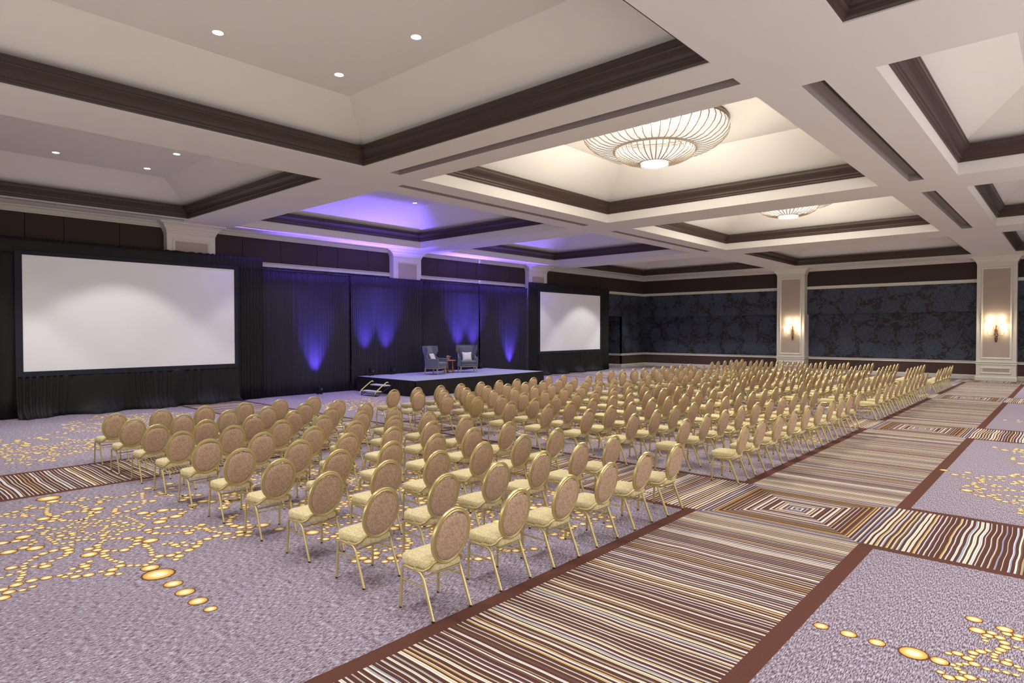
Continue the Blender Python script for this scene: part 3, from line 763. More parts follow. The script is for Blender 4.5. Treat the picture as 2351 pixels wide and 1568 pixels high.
# ------------------------------------------------------------------ stage
SX0, SX1, SY0, SY1, SZ = -22.20, -18.47, 15.10, 22.72, 0.61
stage = empty('stage_platform', ((SX0+SX1)/2, (SY0+SY1)/2, 0))
scx, scy = stage.location.x, stage.location.y
tag(stage, 'low rectangular stage with grey-blue carpeted deck and pleated black skirt', 'stage')
nx, ny = 2, 6
for i in range(nx):
    for j in range(ny):
        xa = SX0+(SX1-SX0)*i/nx; xb = SX0+(SX1-SX0)*(i+1)/nx; ya = SY0+(SY1-SY0)*j/ny; yb = SY0+(SY1-SY0)*(j+1)/ny
        b = MB(); g = 0.006
        b.bbox(xa+g-scx, xb-g-scx, ya+g-scy, yb-g-scy, SZ-0.06, SZ, 0.006); b.build('deck_panel', M['stage'], stage)
b = MB(); b.box(SX0+0.02-scx, SX1-0.03-scx, SY0+0.03-scy, SY1-0.03-scy, 0.0, SZ-0.065); b.build('under_frame', M['black'], stage)
def skirt(p0, p1, parent, rnd):
    L = sqrt((p1[0]-p0[0])**2+(p1[1]-p0[1])**2); n = int(L/0.022)
    tx, ty = (p1[0]-p0[0])/L, (p1[1]-p0[1])/L; nxx, nyy = ty, -tx
    vs = []; p = 0; rows = 6; ph = []
    for i in range(n+1):
        p += 0.022*2*pi/0.11*(1+0.4*sin(i*0.09)); ph.append(p)
    for k in range(rows+1):
        t = k/rows; z = SZ-0.03+(0.008-SZ+0.03)*t
        for i in range(n+1):
            d = 0.028+0.02*sin(ph[i]+t*0.6*sin(i*0.04))*(0.35+t)+0.03*t*t*(0.6+0.4*sin(i*0.07))
            q = L*i/n
            vs.append((p0[0]+tx*q+nxx*d, p0[1]+ty*q+nyy*d, z))
    m = n+1
    mb = MB(); mb.add(vs, [(k*m+i, k*m+i+1, (k+1)*m+i+1, (k+1)*m+i) for k in range(rows) for i in range(n)])
    return mb.build('pleated_skirt', M['skirt'], parent, smooth=True, angle=180)
skirt((SX1-scx, SY0-scy), (SX1-scx, SY1-scy), stage, rnd)
skirt((SX0-scx, SY0-scy), (SX1-scx, SY0-scy), stage, rnd)
skirt((SX1-scx, SY1-scy), (SX0-scx, SY1-scy), stage, rnd)
# black edge binding
b = MB(); b.box(SX1-scx, SX1+0.035-scx, SY0-0.035-scy, SY1+0.035-scy, SZ-0.06, SZ-0.004); b.box(SX0-scx, SX1-scx, SY0-0.035-scy, SY0-scy, SZ-0.06, SZ-0.004)
b.build('edge_binding', M['skirt'], stage)

# stage stairs, in front of the near end of the stage (climbing towards +Y)
st = empty('stage_stairs', (-20.1, 14.55, 0))
tag(st, 'small two-step portable stair with yellow side rails at the near stage end', 'stairs')
w = 0.46
for (yy, z, nm) in ((-0.28, 0.20, 'tread'), (0.13, 0.41, 'tread')):
    b = MB(); b.bbox(-w, w, yy-0.14, yy+0.15, z-0.045, z, 0.008); b.build(nm, M['tread'], st)
for s in (-1, 1):
    b = MB(); x = s*w
    b.tube([(x, -0.40, 0.0), (x, -0.40, 0.17)], 0.016, 6); b.tube([(x, -0.38, 0.02), (x, 0.36, 0.40)], 0.013, 6)
    b.tube([(x, 0.36, 0.0), (x, 0.36, 0.44)], 0.016, 6); b.tube([(x, -0.40, 0.13), (x, -0.12, 0.14), (x, 0.28, 0.35)], 0.014, 6)
    b.build('side_frame', M['black'], st, smooth=True)
    b = MB(); b.tube([(x+s*0.025, -0.45, 0.10), (x+s*0.025, -0.44, 0.15), (x+s*0.025, -0.38, 0.22), (x+s*0.025, 0.04, 0.50), (x+s*0.025, 0.11, 0.53), (x+s*0.025, 0.16, 0.50)], 0.019, 8)
    b.build('safety_rail', M['yellow_rail'], st, smooth=True)
for (yy, zz_) in ((-0.40, 0.10), (0.36, 0.3)):
    b = MB(); b.tube([(-w, yy, zz_), (w, yy, zz_)], 0.012, 6); b.build('cross_bar', M['black'], st)

# uplights: can on a yoke
UL = [(-22.18, 13.30, 0.0, 1.0, 'black floor uplight between the large screen and the stage stairs'),
      (-22.02, 15.62, SZ, 1.0, 'black uplight at the near back corner of the stage deck'),
      (-22.02, 16.72, SZ, 1.0, 'black uplight on the stage deck left of the armchairs, second from corner'),
      (-22.02, 21.06, SZ, 1.25, 'black uplight on the deck behind the right armchair, nearer one'),
      (-22.02, 22.07, SZ, 1.25, 'black uplight on the deck behind the right armchair, farther one'),
      (-22.18, 24.77, 0.0, 0.9, 'black floor uplight beyond the far end of the stage')]
for (x, y, z, k, l) in UL:
    e = empty('stage_uplight', (x, y, z))
    b = MB(); b.lathe([(0.0, 0.10), (0.045, 0.10), (0.075, 0.13), (0.08, 0.16), (0.08, 0.27), (0.088, 0.28), (0.088, 0.30), (0.07, 0.30), (0.068, 0.285)], 18, cap=False); can = b.build('can', M['black_gloss'], e, smooth=True)
    b = MB(); b.lathe([(0, 0.287), (0.066, 0.287)], 16, cap=False); b.build('lens', M['led'], can)
    b = MB(); b.tube([(0, -0.11, 0.20), (0, -0.11, 0.03), (0, 0.11, 0.03), (0, 0.11, 0.20)], 0.010, 6, ry=0.014)
    b.tube([(-0.10, -0.08, 0.012), (0.10, -0.08, 0.012)], 0.012, 6); b.tube([(-0.10, 0.08, 0.012), (0.10, 0.08, 0.012)], 0.012, 6)
    b.build('yoke', M['black'], e)
    b = MB(); b.lathe([(0.022, 0), (0.022, 0.03)], 10); kn = b.build('tilt_knob', M['tread'], e); kn.location = (0.0, 0.112, 0.19); kn.rotation_euler = (pi/2, 0, 0)
    tag(e, l, 'stage light', 'uplights along the backdrop')
    s1 = spot('uplight_beam', (0.0, 0, 0.31), 3600*k, C_VIOLET, 52, 1.0, target=(-0.16, 0, 3.2), size=0.05, parent=e)
    s2 = spot('uplight_spill', (0.02, 0, 0.31), 150*k, (0.15, 0.11, 1.0), 120, 1.0, target=(2.2, 0, 5.6), size=0.05, parent=e)

# violet area lights added in the perimeter slot to tint frieze and drapes
for (ya, yb) in ((9.95, 17.9), (19.65, 27.5)):
    L = bpy.data.lights.new('added_violet_wash', 'AREA'); L.shape = 'RECTANGLE'; L.size = 0.09; L.size_y = yb-ya; L.energy = 150; L.color = (0.24, 0.13, 1.0)
    o = bpy.data.objects.new('added_violet_wash', L); link(o); o.location = (-21.875, (ya+yb)/2, ZC+0.13); o.rotation_euler = (0, radians(-14), 0)

# armchairs
def make_armchair():
    """faces +x locally; origin on the floor"""
    root = empty('wing_armchair')
    L = M['velvet']
    # wooden underframe and legs
    b = MB(); b.bbox(-0.30, 0.33, -0.36, 0.36, 0.235, 0.265, 0.008); b.build('seat_rail', M['wood_pale'], root)
    for sx in (-1, 1):
        for sy in (-1, 1):
            b = MB(); x0 = 0.27*sx; y0 = 0.31*sy
            b.tube([(x0, y0, 0.24), (x0+0.035*sx, y0+0.02*sy, 0.0)], 0.034, 8, rs=[1.0, 0.55]); b.build('leg', M['wood_pale'], root, smooth=True)
    # seat deck and cushion
    def pad(x0, x1, y0, y1, z0, z1, r, name, n=6):
        b = MB(); rings = []
        def outline(ins, z):
            pts = []
            for (cx, cy, a0) in ((x1-r, y1-r, 0), (x0+r, y1-r, pi/2), (x0+r, y0+r, pi), (x1-r, y0+r, 1.5*pi)):
                for k in range(5):
                    a = a0+k*pi/8; rr = max(0.004, r-ins)
                    pts.append((cx+rr*cos(a), cy+rr*sin(a), z))
            return pts
        for k in range(n+1):
            a = -pi/2+pi*k/n; hh = (z1-z0)/2
            rings.append(outline(0.035*(1-cos(a)), (z0+z1)/2+hh*sin(a)))
        b.rings(rings); return b.build(name, L, root, smooth=True, angle=60)
    pad(-0.30, 0.35, -0.33, 0.33, 0.262, 0.40, 0.06, 'seat_base')
    pad(-0.27, 0.37, -0.31, 0.31, 0.395, 0.51, 0.07, 'seat_cushion')
    # wing shell: curved back wall, arms run forward, wings stand high
    b = MB(); outer = []; inner = []
    N = 40
    def topz(u):     # u in [-1,1] round the shell: 0 = back middle, 1 = arm front
        a = abs(u)
        if a < 0.46: return 1.19
        if a < 0.50: return 1.19-(a-0.46)/0.04*0.35
        if a < 0.66:
            t = (a-0.50)/0.16; return 0.84-0.19*(t*(2-t))
        return 0.65-0.02*(a-0.66)/0.34
    def plan(u, z):
        a = abs(u); s = 1 if u > 0 else -1
        # back width grows upwards, leaning back
        lean = -0.10*max(0, z-0.4)/0.8
        if a < 0.34:
            t = a/0.34; x = -0.34+0.03*t*t; y = s*0.31*t
        elif a < 0.46:
            t = (a-0.34)/0.12; x = -0.31+0.07*t; y = s*(0.31+0.055*sin(t*pi/2))
        else:
            t = (a-0.46)/0.54; x = -0.24+0.60*t; y = s*(0.365+0.012*sin(t*pi))
        if z > 0.80:
            k = min(1, (z-0.80)/0.16); k = k*k*(3-2*k); x += (0.17*k if a > 0.30 else 0)*min(1, (a-0.30)/0.16 if a > 0.30 else 0); y *= 1+0.20*k
        elif z > 0.45: y *= 1-0.08*(1 if a < 0.46 else max(0, 1-(a-0.46)*8))
        return x+lean*(1 if a < 0.5 else max(0, 1-(a-0.5)*4)), y
    us = [-1+2*i/N for i in range(N+1)]
    for extra in (0.455, 0.465, 0.495, 0.505): us += [extra, -extra]
    us = sorted(set(us)); m = len(us); R_ = 9; vs = []
    for side in (0, 1):
        for k in range(R_+1):
            for u in us:
                zt = topz(u); z = 0.262+(zt-0.262)*k/R_
                x, y = plan(u, z)
                th = 0.045 if side else 0.0
                a = abs(u)
                if a < 0.36: nx_, ny_ = 1, 0
                elif a < 0.46: nx_, ny_ = 0.6, -0.8*(1 if u > 0 else -1)
                else: nx_, ny_ = 0, -(1 if u > 0 else -1)
                tp = 0.004 if k == R_ else 0.0
                vs.append((x+nx_*(th-0.0), y+ny_*th, z-tp))
    fs = []
    off = (R_+1)*m
    for k in range(R_):
        for i in range(m-1):
            fs.append((k*m+i, k*m+i+1, (k+1)*m+i+1, (k+1)*m+i)); fs.append((off+k*m+i, off+(k+1)*m+i, off+(k+1)*m+i+1, off+k*m+i+1))
    for i in range(m-1):
        fs.append((R_*m+i, R_*m+i+1, off+R_*m+i+1, off+R_*m+i)); fs.append((i, off+i, off+i+1, i+1))
    for k in range(R_):
        fs.append((k*m, (k+1)*m, off+(k+1)*m, off+k*m)); fs.append((k*m+m-1, off+k*m+m-1, off+(k+1)*m+m-1, (k+1)*m+m-1))
    b.add(vs, fs); b.build('wing_back', L, root, smooth=True, angle=50)
    # padded inner back
    b = MB(); rings = []
    for k in range(7):
        a = -pi/2+pi*k/6; ins = 0.03*(1-cos(a)); zc = 0.0
        pts = []
        for q in range(20):
            an = 2*pi*q/20; sgn = lambda v: (v > 0)-(v < 0)
            yy = sgn(cos(an))*abs(cos(an))**0.5*(0.29-ins); zz_ = 0.80+sgn(sin(an))*abs(sin(an))**0.5*(0.34-ins)
            pts.append((-0.30-0.10*(zz_-0.4)/0.8+0.035*sin(a)+0.03, yy, zz_))
        rings.append(pts)
    b.rings(rings); b.build('back_pad', L, root, smooth=True, angle=60)
    # rolled arm caps
    for s in (-1, 1):
        b = MB(); b.tube([(-0.08, s*0.35, 0.635), (0.1, s*0.35, 0.632), (0.36, s*0.35, 0.625)], 0.032, 10); b.build('arm_cap', L, root, smooth=True)
    for c in root.children: c.scale = (1.04, 1.14, 1.03)
    return root
ch = make_armchair(); note_kids(ch)
ch.location = (-20.62, 17.97, SZ+0.006); ch.rotation_euler = (0, 0, radians(20))
tag(ch, 'slate blue velvet wing armchair left of the round table, turned to the right', 'armchair', 'wing armchairs on the stage')
c2 = copy_tree(ch); c2.location = (-20.68, 19.95, SZ+0.006); c2.rotation_euler = (0, 0, radians(-33))
tag(c2, 'slate blue velvet wing armchair right of the round table, facing the seats', 'armchair', 'wing armchairs on the stage')

def pillow_mesh():
    b = MB(); n = 12; vs = []; fs = []
    for side in (1, -1):
        for i in range(n+1):
            for j in range(n+1):
                u = -1+2*i/n; v = -1+2*j/n
                pinch = 1-0.10*(1-(u*u))*(abs(v)**3) - 0.10*(1-(v*v))*(abs(u)**3)
                t = 0.075*((1-u**4)*(1-v**4))**0.6
                vs.append((side*t, 0.225*u*pinch, 0.215*v*pinch))
    m = (n+1)
    for s in (0, 1):
        o = s*m*m
        for i in range(n):
            for j in range(n):
                q = (o+i*m+j, o+(i+1)*m+j, o+(i+1)*m+j+1, o+i*m+j+1)
                fs.append(q if s == 0 else q[::-1])
    b.add(vs, fs); return b
pm = pillow_mesh().build('cushion', M['pillow'], smooth=True, angle=180)
def place_pillow(o, chair, lx, ly, tilt, yaw, lbl):
    a = chair.rotation_euler.z
    p = rot((lx, ly, 0), a)
    o.location = (chair.location.x+p[0], chair.location.y+p[1], SZ+0.705)
    o.rotation_euler = (0, -tilt, a+yaw)
    tag(o, lbl, 'cushion', 'square ivory cushions')
place_pillow(pm, ch, -0.12, -0.03, radians(20), radians(8), 'ivory square cushion leaning in the left armchair')
p2 = pm.copy(); link(p2); place_pillow(p2, c2, -0.12, 0.0, radians(20), 0.0, 'ivory square cushion upright in the right armchair')

# round side table
tb = empty('side_table', (-20.98, 19.06, SZ)); tag(tb, 'round cherry wood side table with three posts between the armchairs', 'table')
b = MB(); b.lathe([(0.0, 0.535), (0.32, 0.535), (0.335, 0.545), (0.335, 0.56), (0.325, 0.57), (0.0, 0.57)], 36, cap=False); b.build('table_top', M['wood_red'], tb, smooth=True)
b = MB(); b.lathe([(0.0, 0.10), (0.28, 0.10), (0.29, 0.11), (0.29, 0.125), (0.0, 0.13)], 32, cap=False); b.build('lower_shelf', M['wood_red'], tb, smooth=True)
for k in range(3):
    a = 0.5+k*2*pi/3; x, y = 0.19*cos(a), 0.19*sin(a)
    b = MB(); b.lathe([(0.02, 0.13), (0.034, 0.17), (0.036, 0.22), (0.022, 0.33), (0.02, 0.48), (0.028, 0.54)], 12, c=(x, y, 0)); b.build('post', M['wood_red'], tb, smooth=True)
    b = MB(); b.lathe([(0.03, 0.0), (0.045, 0.03), (0.04, 0.10)], 12, c=(0.21*cos(a), 0.21*sin(a), 0)); b.build('foot', M['wood_red'], tb, smooth=True)
# flowers in a copper vase
fv = empty('flower_vase', (-20.98, 19.02, SZ+0.57)); tag(fv, 'small square copper vase of white and pink flowers on the round table', 'vase')
b = MB(); b.bbox(-0.06, 0.06, -0.06, 0.06, 0.0, 0.12, 0.008); b.build('vase', M['vase'], fv)
def flower(x, y, z, r, mat):
    b = MB(); b.tube([(x*0.4, y*0.4, 0.10), (x, y, z)], 0.004, 5)
    for k in range(7):
        a = k*2*pi/7; vs = [(x, y, z), (x+r*0.6*cos(a-0.4), y+r*0.6*sin(a-0.4), z+r*0.35), (x+r*cos(a), y+r*sin(a), z+r*0.3), (x+r*0.6*cos(a+0.4), y+r*0.6*sin(a+0.4), z+r*0.35)]
        b.add(vs, [(0, 1, 2, 3)])
    b.lathe([(0, r*0.1), (r*0.55, r*0.2), (r*0.5, r*0.55), (0, r*0.7)], 8, c=(x, y, z), cap=False)
    b.build('flower', mat, fv, smooth=True)
for (x, y, z, r, mt) in ((0.0, -0.05, 0.15, 0.045, 'petal'), (0.04, 0.02, 0.16, 0.045, 'petal'), (-0.03, 0.03, 0.17, 0.045, 'petal'), (0.02, 0.13, 0.145, 0.04, 'petal'), (0.0, -0.02, 0.20, 0.032, 'petal_pink'), (0.05, -0.03, 0.15, 0.03, 'petal_pink'), (-0.04, -0.04, 0.15, 0.035, 'petal')):
    flower(x, y, z, r, M[mt])
b = MB()
for k in range(6):
    a = k*1.05; b.add([(0, 0, 0.12), (0.05*cos(a-.2), 0.05*sin(a-.2), 0.16), (0.10*cos(a), 0.10*sin(a), 0.15), (0.05*cos(a+.2), 0.05*sin(a+.2), 0.15)], [(0, 1, 2, 3)])
b.build('foliage', M['leaf'], fv)
# water glass on the lower shelf
gm = NT('clear_glass'); gm.set(rough=0.03, trans=1.0); gm.base((0.95, 0.96, 1, 1))
b = MB(); b.lathe([(0.0, 0.0), (0.03, 0.0), (0.036, 0.10), (0.034, 0.10), (0.028, 0.006), (0, 0.006)], 16, cap=False)
gl = b.build('drinking_glass', gm.m, smooth=True); gl.location = (-20.85, 19.16, SZ+0.131); tag(gl, 'clear drinking glass on the lower shelf of the round table', 'glass')

# ------------------------------------------------------------------ banquet chairs
def make_chair():
    root = empty('banquet_chair')
    G = M['gold']
    # seat pad: rounded trapezoid, crowned
    def seat_ring(ins, z, n=36):
        pts = []
        for k in range(n):
            a = 2*pi*k/n; c, s = cos(a), sin(a)
            e = 0.36
            ux = (1 if c > 0 else -1)*abs(c)**e; uy = (1 if s > 0 else -1)*abs(s)**e
            x = -0.055+ux*(0.215-ins); wv = 0.214-0.022*(x+0.27)/0.43
            y = uy*(wv-ins); pts.append((x, y, z))
        return pts
    b = MB(); b.rings([seat_ring(0.022, 0.398), seat_ring(0.006, 0.400), seat_ring(0.0, 0.410), seat_ring(-0.002, 0.438), seat_ring(-0.001, 0.466), seat_ring(0.004, 0.476), seat_ring(0.014, 0.484), seat_ring(0.035, 0.490), seat_ring(0.09, 0.494), seat_ring(0.16, 0.495)])
    b.build('seat', M['seat_fabric'], root, smooth=True, angle=75)
    # oval back: plane from (x .155, z .45) to (x .265, z .95)
    ca, sa = cos(radians(12.4)), sin(radians(12.4))
    def bp(u, v, d=0.0):     # u along y, v up the back, d thickness towards rear
        return (0.210+v*sa+d*ca, u, 0.700+v*ca-d*sa)
    fr = MB(); n = 40; prof = [(-0.014, -0.016), (0.0, -0.019), (0.012, -0.016), (0.0155, -0.007), (0.0115, 0.0), (0.0155, 0.007), (0.012, 0.017), (0.0, 0.0195), (-0.014, 0.017), (-0.0155, 0.0)]
    vs = []; m = len(prof)
    for k in range(n):
        a = 2*pi*k/n; A, B = 0.200, 0.245
        nx_, nz_ = cos(a)/A, sin(a)/B; l = sqrt(nx_*nx_+nz_*nz_); nx_ /= l; nz_ /= l
        for (d, r) in prof:
            vs.append(bp(A*cos(a)+nx_*r, B*sin(a)+nz_*r, d))
    fs = [(k*m+j, k*m+(j+1) % m, ((k+1) % n)*m+(j+1) % m, ((k+1) % n)*m+j) for k in range(n) for j in range(m)]
    fr.add(vs, fs)
    for s in (-1, 1):
        a = -0.98
        p0 = bp(s*0.200*cos(a), 0.245*sin(a)); p_ = bp(s*0.200*cos(a+0.22), 0.245*sin(a+0.22))
        pts = [p_, p0, (0.152, s*0.160, 0.474), (0.134, s*0.194, 0.440), (0.100, s*0.216, 0.416), (0.050, s*0.220, 0.408), (-0.03, s*0.220, 0.408)]
        fr.tube(pts, 0.015, 8, ry=0.013)
    fr.build('back_frame', G, root, smooth=True, angle=50)
    # upholstered oval with a hand grip dip at the top
    cu = MB(); n = 36
    def oring(sc, d, mi=0):
        pts = []
        for k in range(n):
            a = 2*pi*k/n; dev = abs(((a-pi/2+pi) % (2*pi))-pi)
            f = 1.0
            if dev < 0.62:
                t = dev/0.62; f = 1-0.115*(1-t**4)-0.035*exp(-(dev/0.13)**2)
            pts.append(bp(0.188*cos(a)*f*sc, 0.233*sin(a)*f*sc, d))
        return pts
    rings = [oring(0.55, -0.034), oring(0.86, -0.030), oring(0.97, -0.018), oring(1.0, -0.004)]
    cu.cur = 0; cu.rings(rings, cap1=False)
    cu.cur = 1; cu.rings([oring(1.0, -0.004), oring(0.985, 0.010), oring(0.93, 0.019), oring(0.78, 0.024), oring(0.45, 0.027)], cap0=False)
    cu.build('backrest', [M['seat_fabric'], M['back_fabric']], root, smooth=True, angle=75)
    for s in (-1, 1):
        y = s*0.215
        f = MB(); f.tube([(-0.228, y+s*0.006, 0.012), (-0.214, y, 0.33), (-0.208, y, 0.365), (-0.19, y, 0.388), (-0.16, y, 0.396), (-0.06, y, 0.393)], 0.0165, 8, ry=0.0115, up=(0, 1, 0) and None)
        f.cur = 1; f.tube([(-0.2285, y+s*0.006, 0.0), (-0.228, y+s*0.006, 0.018)], 0.013, 8); f.build('leg', [G, M['black']], root, smooth=True)
        f = MB(); f.tube([(-0.06, y, 0.393), (0.03, y, 0.388), (0.06, y, 0.378), (0.082, y, 0.352), (0.092, y, 0.325), (0.222, y+s*0.004, 0.012)], 0.0165, 8, ry=0.0115)
        f.cur = 1; f.tube([(0.2225, y+s*0.004, 0.0), (0.2215, y+s*0.004, 0.018)], 0.013, 8); f.build('leg', [G, M['black']], root, smooth=True)
        f = MB(); f.tube([(-0.217, y, 0.268), (0.114, y, 0.268)], 0.008, 6); f.build('side_stretcher', G, root, smooth=True)
    f = MB(); f.tube([(0.080, -0.212, 0.352), (0.080, 0.212, 0.352)], 0.0085, 6); f.tube([(0.098, -0.212, 0.312), (0.098, 0.212, 0.312)], 0.0055, 6); f.build('rear_stretcher', G, root, smooth=True)
    f = MB(); f.tube([(-0.19, -0.212, 0.385), (-0.19, 0.212, 0.385)], 0.007, 6); f.tube([(-0.05, -0.212, 0.385), (-0.05, 0.212, 0.385)], 0.007, 6); f.build('seat_support', G, root, smooth=True)
    return root
proto = make_chair()
parts = list(proto.children)
ORD = ['first', 'second', 'third', 'fourth', 'fifth', 'sixth', 'seventh', 'eighth', 'ninth', 'tenth']
blocks = [('nearest', [3.745+0.826*k for k in range(6)]), ('second', [10.21+0.822*k for k in range(10)]), ('third', [19.85+0.828*k for k in range(10)]), ('farthest', [29.72+0.755*k for k in range(6)])]
jr = random.Random(42); first = True
gold_back = None
for bi, (bn, Y) in enumerate(blocks):
    for k in range(10):
        for q, y in enumerate(Y):
            x = -4.285-1.036*k + jr.uniform(-0.015, 0.015) - (0.03 if (k == 9) else 0)
            yy = y + jr.uniform(-0.018, 0.018); a = jr.uniform(-1, 1)*radians(2.0)
            sp = (bi == 1 and k == 6 and q == 0)
            if sp: x -= 0.16; yy += 0.18; a = radians(-4)
            if first:
                root = proto; first = False
            else:
                root = proto.copy(); COL.objects.link(root)
                for p in parts:
                    c = p.copy(); COL.objects.link(c); c.parent = root
                    if p.name.startswith('backrest') and (sp or (bi == 1 and k == 7 and q == 1) or False):
                        if gold_back is None:
                            gold_back = p.data.copy(); gold_back.materials[1] = M['back_fabric_gold']
                        c.data = gold_back
            root.location = (x, yy, 0); root.rotation_euler = (0, 0, a)
            tag(root, 'gilt oval-back banquet chair, %s from near end, %s row from aisle, %s block' % (ORD[q], ORD[k], bn), 'chair', 'banquet chairs in the %s block' % bn)

# ------------------------------------------------------------------ chandeliers
def make_chandelier():
    root = empty('crystal_chandelier')
    def bead_string(path, count, r, lateral):
        b = MB()
        cum = [0]
        for p, q in zip(path[:-1], path[1:]): cum.append(cum[-1]+sqrt(sum((a-c)**2 for a, c in zip(p, q))))
        for off in lateral:
            for i in range(count):
                s = cum[-1]*(i+0.5)/count
                k = max(j for j in range(len(cum)-1) if cum[j] <= s); t = (s-cum[k])/(cum[k+1]-cum[k])
                x = path[k][0]+(path[k+1][0]-path[k][0])*t; z = path[k][1]+(path[k+1][1]-path[k][1])*t
                y = off*x
                vs = [(x+r, y, z), (x-r, y, z), (x, y+r*0.9, z), (x, y-r*0.9, z), (x, y, z+r), (x, y, z-r)]
                b.add(vs, [(0, 2, 4), (2, 1, 4), (1, 3, 4), (3, 0, 4), (2, 0, 5), (1, 2, 5), (3, 1, 5), (0, 3, 5)])
        return b
    # z measured from the ceiling flat (0 = ceiling)
    out = [(1.70, -0.10), (1.74, -0.22), (1.70, -0.34), (1.58, -0.47), (1.40, -0.58), (1.20, -0.63), (0.98, -0.62)]
    inn = [(0.95, -0.60), (0.95, -0.70), (0.88, -0.80), (0.72, -0.88), (0.55, -0.93), (0.38, -0.96)]
    N1, N2 = 48, 40
    for (path, N, cnt, nm) in ((out, N1, 26, 'crystal_strand'), (inn, N2, 16, 'crystal_strand')):
        w = pi/N
        sb = bead_string(path, cnt, 0.028 if N == N1 else 0.022, [w*q for q in (-0.62, -0.2, 0.2, 0.62)])
        s0 = sb.build(nm, M['crystal'], root)
        rbm = MB(); rbm.tube([(x*1.008+0.006, 0, z-0.018) for x, z in path], 0.0125, 6); r0 = rbm.build('rib', M['brass_wire'], root)
        for k in range(N):
            if k == 0:
                r0.rotation_euler = (0, 0, w); continue
            c = s0.copy(); link(c, root); c.rotation_euler = (0, 0, 2*pi*k/N)
            c = r0.copy(); link(c, root); c.rotation_euler = (0, 0, 2*pi*(k+0.5)/N)
    for (R, z, t, nm) in ((1.72, -0.06, 0.035, 'upper_ring'), (1.0, -0.65, 0.036, 'middle_ring'), (0.37, -0.955, 0.024, 'lower_ring')):
        b = MB(); b.tube([(R*cos(2*pi*k/64), R*sin(2*pi*k/64), z) for k in range(64)], t, 8, closed=True); b.build(nm, M['brass_wire'], root, smooth=True)
    b = MB(); b.lathe([(1.70, 0.0), (1.73, -0.03), (1.73, -0.11), (1.69, -0.11), (1.69, 0.0)], 64, cap=False); b.build('ceiling_band', M['bronze'], root, smooth=True)
    b = MB(); b.lathe([(0.30, -0.90), (0.30, -1.02)], 40, cap=False); cy = b.build('bottom_drum', M['crystal_core'], root)
    b = MB(); b.lathe([(0.0, -1.02), (0.30, -1.02)], 40, cap=False); b.build('bottom_disc', M['crystal_core'], root)
    rod = MB(); rod.lathe([(0.0, -0.86), (0.011, -0.88), (0.011, -1.03), (0.0, -1.05)], 6, c=(0.325, 0, 0), cap=False); r0 = rod.build('crystal_rod', M['crystal'], root)
    for k in range(1, 44):
        c = r0.copy(); link(c, root); c.rotation_euler = (0, 0, 2*pi*k/44)
    for k in range(10):
        a = 2*pi*k/10; b = MB(); b.lathe([(0, 0.05), (0.028, 0.03), (0.032, 0.0), (0.02, -0.03), (0, -0.04)], 10, c=(1.15*cos(a), 1.15*sin(a), -0.36), cap=False); b.build('bulb', M['bulb'], root, smooth=True)
    return root
ch0 = make_chandelier(); note_kids(ch0)
ch0.location = ((CX[1][0]+CX[1][1])/2, (CY[1][0]+CY[1][1])/2, 7.6)
tag(ch0, 'large round crystal bowl chandelier in the nearer lit coffer', 'chandelier', 'crystal chandeliers')
ch1 = copy_tree(ch0); ch1.location = ((CX[1][0]+CX[1][1])/2, (CY[2][0]+CY[2][1])/2, 7.6)
tag(ch1, 'round crystal bowl chandelier in the farther lit coffer, partly hidden by beam', 'chandelier', 'crystal chandeliers')
for c in (ch0, ch1):
    for (r, z, p, sz) in ((0.0, -0.42, W_CHAND*0.5, 0.12),):
        L = bpy.data.lights.new('chandelier_lamp', 'POINT'); L.energy = p; L.color = (1.0, 0.90, 0.76); L.shadow_soft_size = sz
        o = bpy.data.objects.new('chandelier_lamp', L); link(o, c); o.location = (r, 0, z)
    s = spot('chandelier_downlamp', (0, 0, -1.08), W_CHAND*1.3, C_WARM, 150, 0.6, size=0.25, parent=c)
    # added unseen point lamps outside the bowl stand in for its glow
    for k in range(12):
        a = 2*pi*k/12+0.3
        L = bpy.data.lights.new('rim_lamp', 'POINT'); L.energy = W_CHAND*0.030; L.color = (1.0, 0.92, 0.76); L.shadow_soft_size = 0.08
        o = bpy.data.objects.new('rim_lamp', L); link(o, c); o.location = (2.05*cos(a), 2.05*sin(a), -1.3)

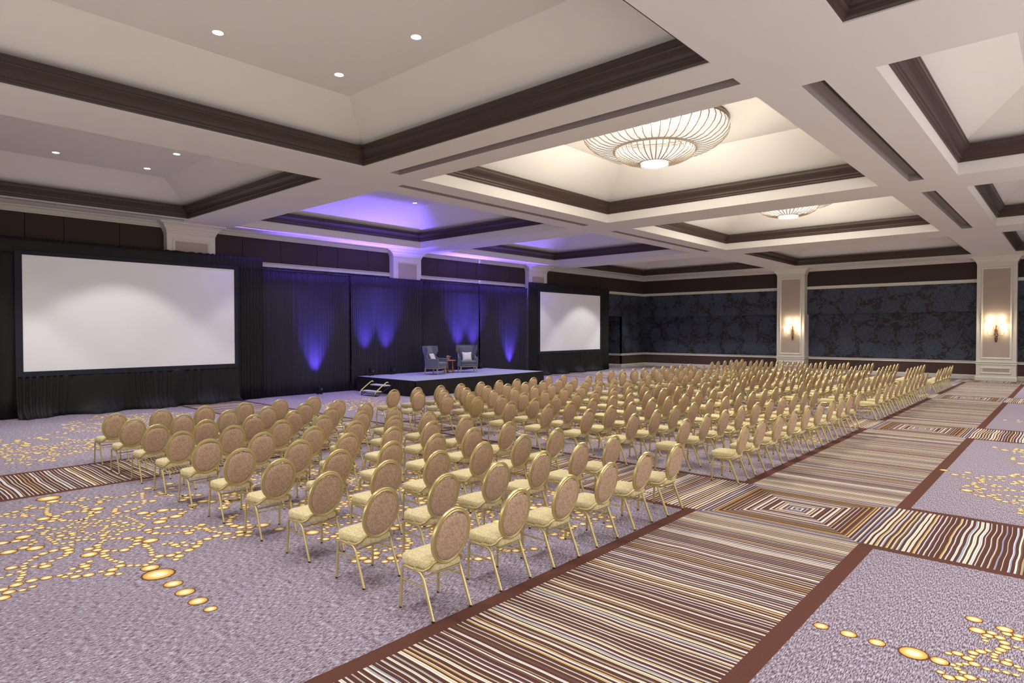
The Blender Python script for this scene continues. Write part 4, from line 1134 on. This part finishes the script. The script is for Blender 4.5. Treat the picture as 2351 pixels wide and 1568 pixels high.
# ------------------------------------------------------------------ wall sconces on the pillars
def make_sconce():
    root = empty('wall_sconce')       # local: wall at y=0, projects to -y
    b = MB()
    pr = [(0.0, 0.0), (0.03, 0.01), (0.055, 0.06), (0.05, 0.12), (0.075, 0.17), (0.05, 0.24), (0.07, 0.30), (0.085, 0.38), (0.06, 0.45), (0.075, 0.52), (0.06, 0.60), (0.02, 0.70), (0.035, 0.76), (0.03, 0.80), (0.0, 0.86)]
    vs = []; n = len(pr)
    for (r, z) in pr:
        for k in range(9):
            a = pi*k/8; vs.append((r*cos(a), -0.55*r*sin(a)-0.002, z))
    b.add(vs, [(i*9+k, i*9+k+1, (i+1)*9+k+1, (i+1)*9+k) for i in range(n-1) for k in range(8)])
    b.build('back_plate', M['bronze'], root, smooth=True, angle=50)
    spots = [(-0.23, 1.02, 0.15), (0.21, 1.02, 0.15), (-0.33, 0.58, 0.17), (0.33, 0.58, 0.17)]
    for (x, z, d) in spots:
        b = MB(); b.tube([(0, -0.04, 0.35), (x*0.5, -0.10, z-0.28), (x*0.9, -d, z-0.22), (x, -d, z-0.10)], 0.009, 6); b.build('arm', M['brass_wire'], root, smooth=True)
        b = MB(); b.lathe([(0.075, 0.13), (0.115, 0.0), (0.112, 0.0), (0.072, 0.13)], 18, c=(x, -d, z), cap=False); shd = b.build('lamp_shade', M['shade'], root, smooth=True)
        b = MB(); b.lathe([(0, -0.02), (0.012, -0.01), (0.018, 0.03), (0.01, 0.07), (0, 0.09)], 8, c=(x, -d, z), cap=False); b.build('bulb', M['bulb'], shd, smooth=True)
        b = MB(); b.lathe([(0, -0.17), (0.014, -0.15), (0.012, -0.12), (0.004, -0.08), (0, -0.02)], 8, c=(x, -d, z), cap=False); b.build('crystal_drop', M['bronze'], root, smooth=True)
    for k in range(7):
        b = MB(); b.lathe([(0, -0.03), (0.022, 0.0), (0.012, 0.03), (0, 0.05)], 6, c=((-1)**k*0.025, -0.075-0.006*k, 0.06+0.075*k), cap=False); b.build('crystal_prism', gm.m, root)
    for (x, z, d) in spots:
        for dz, e in ((0.16, 7.0), (-0.035, 4.0)):
            L = bpy.data.lights.new('sconce_lamp', 'POINT'); L.energy = e; L.color = (1.0, 0.80, 0.52); L.shadow_soft_size = 0.015
            o = bpy.data.objects.new('sconce_lamp', L); link(o, root); o.location = (x, -d, z+dz)
    return root
sc = make_sconce(); note_kids(sc)
sc.location = (XP[0]+0.13, 38.89, 1.92); tag(sc, 'four-shade crystal wall sconce on the farther pillar above the chairs', 'wall lamp', 'wall sconces on the back pillars')
s2 = copy_tree(sc); s2.location = (XP[1], 38.89, 1.92); tag(s2, 'four-shade crystal wall sconce on the pillar at the end of the aisle', 'wall lamp', 'wall sconces on the back pillars')

# ------------------------------------------------------------------ added unseen fill panels behind and beside the camera, lifting the ceiling
def area(name, loc, target, w, h, power, col):
    from mathutils import Vector
    L = bpy.data.lights.new(name, 'AREA'); L.shape = 'RECTANGLE'; L.size = w; L.size_y = h; L.energy = power; L.color = col
    o = bpy.data.objects.new(name, L); link(o); o.location = loc
    d = Vector(target)-Vector(loc); o.rotation_euler = d.to_track_quat('-Z', 'Y').to_euler()
area('foyer_light', (-6.0, YF+0.1, 2.6), (-6.5, 16, 7.5), 16, 4.2, W_FILL, C_NEUT)
area('foyer_side_light', (XR-0.1, 21, 2.4), (-10, 25, 8.5), 35, 4.0, W_FILL*2.4, C_NEUT)
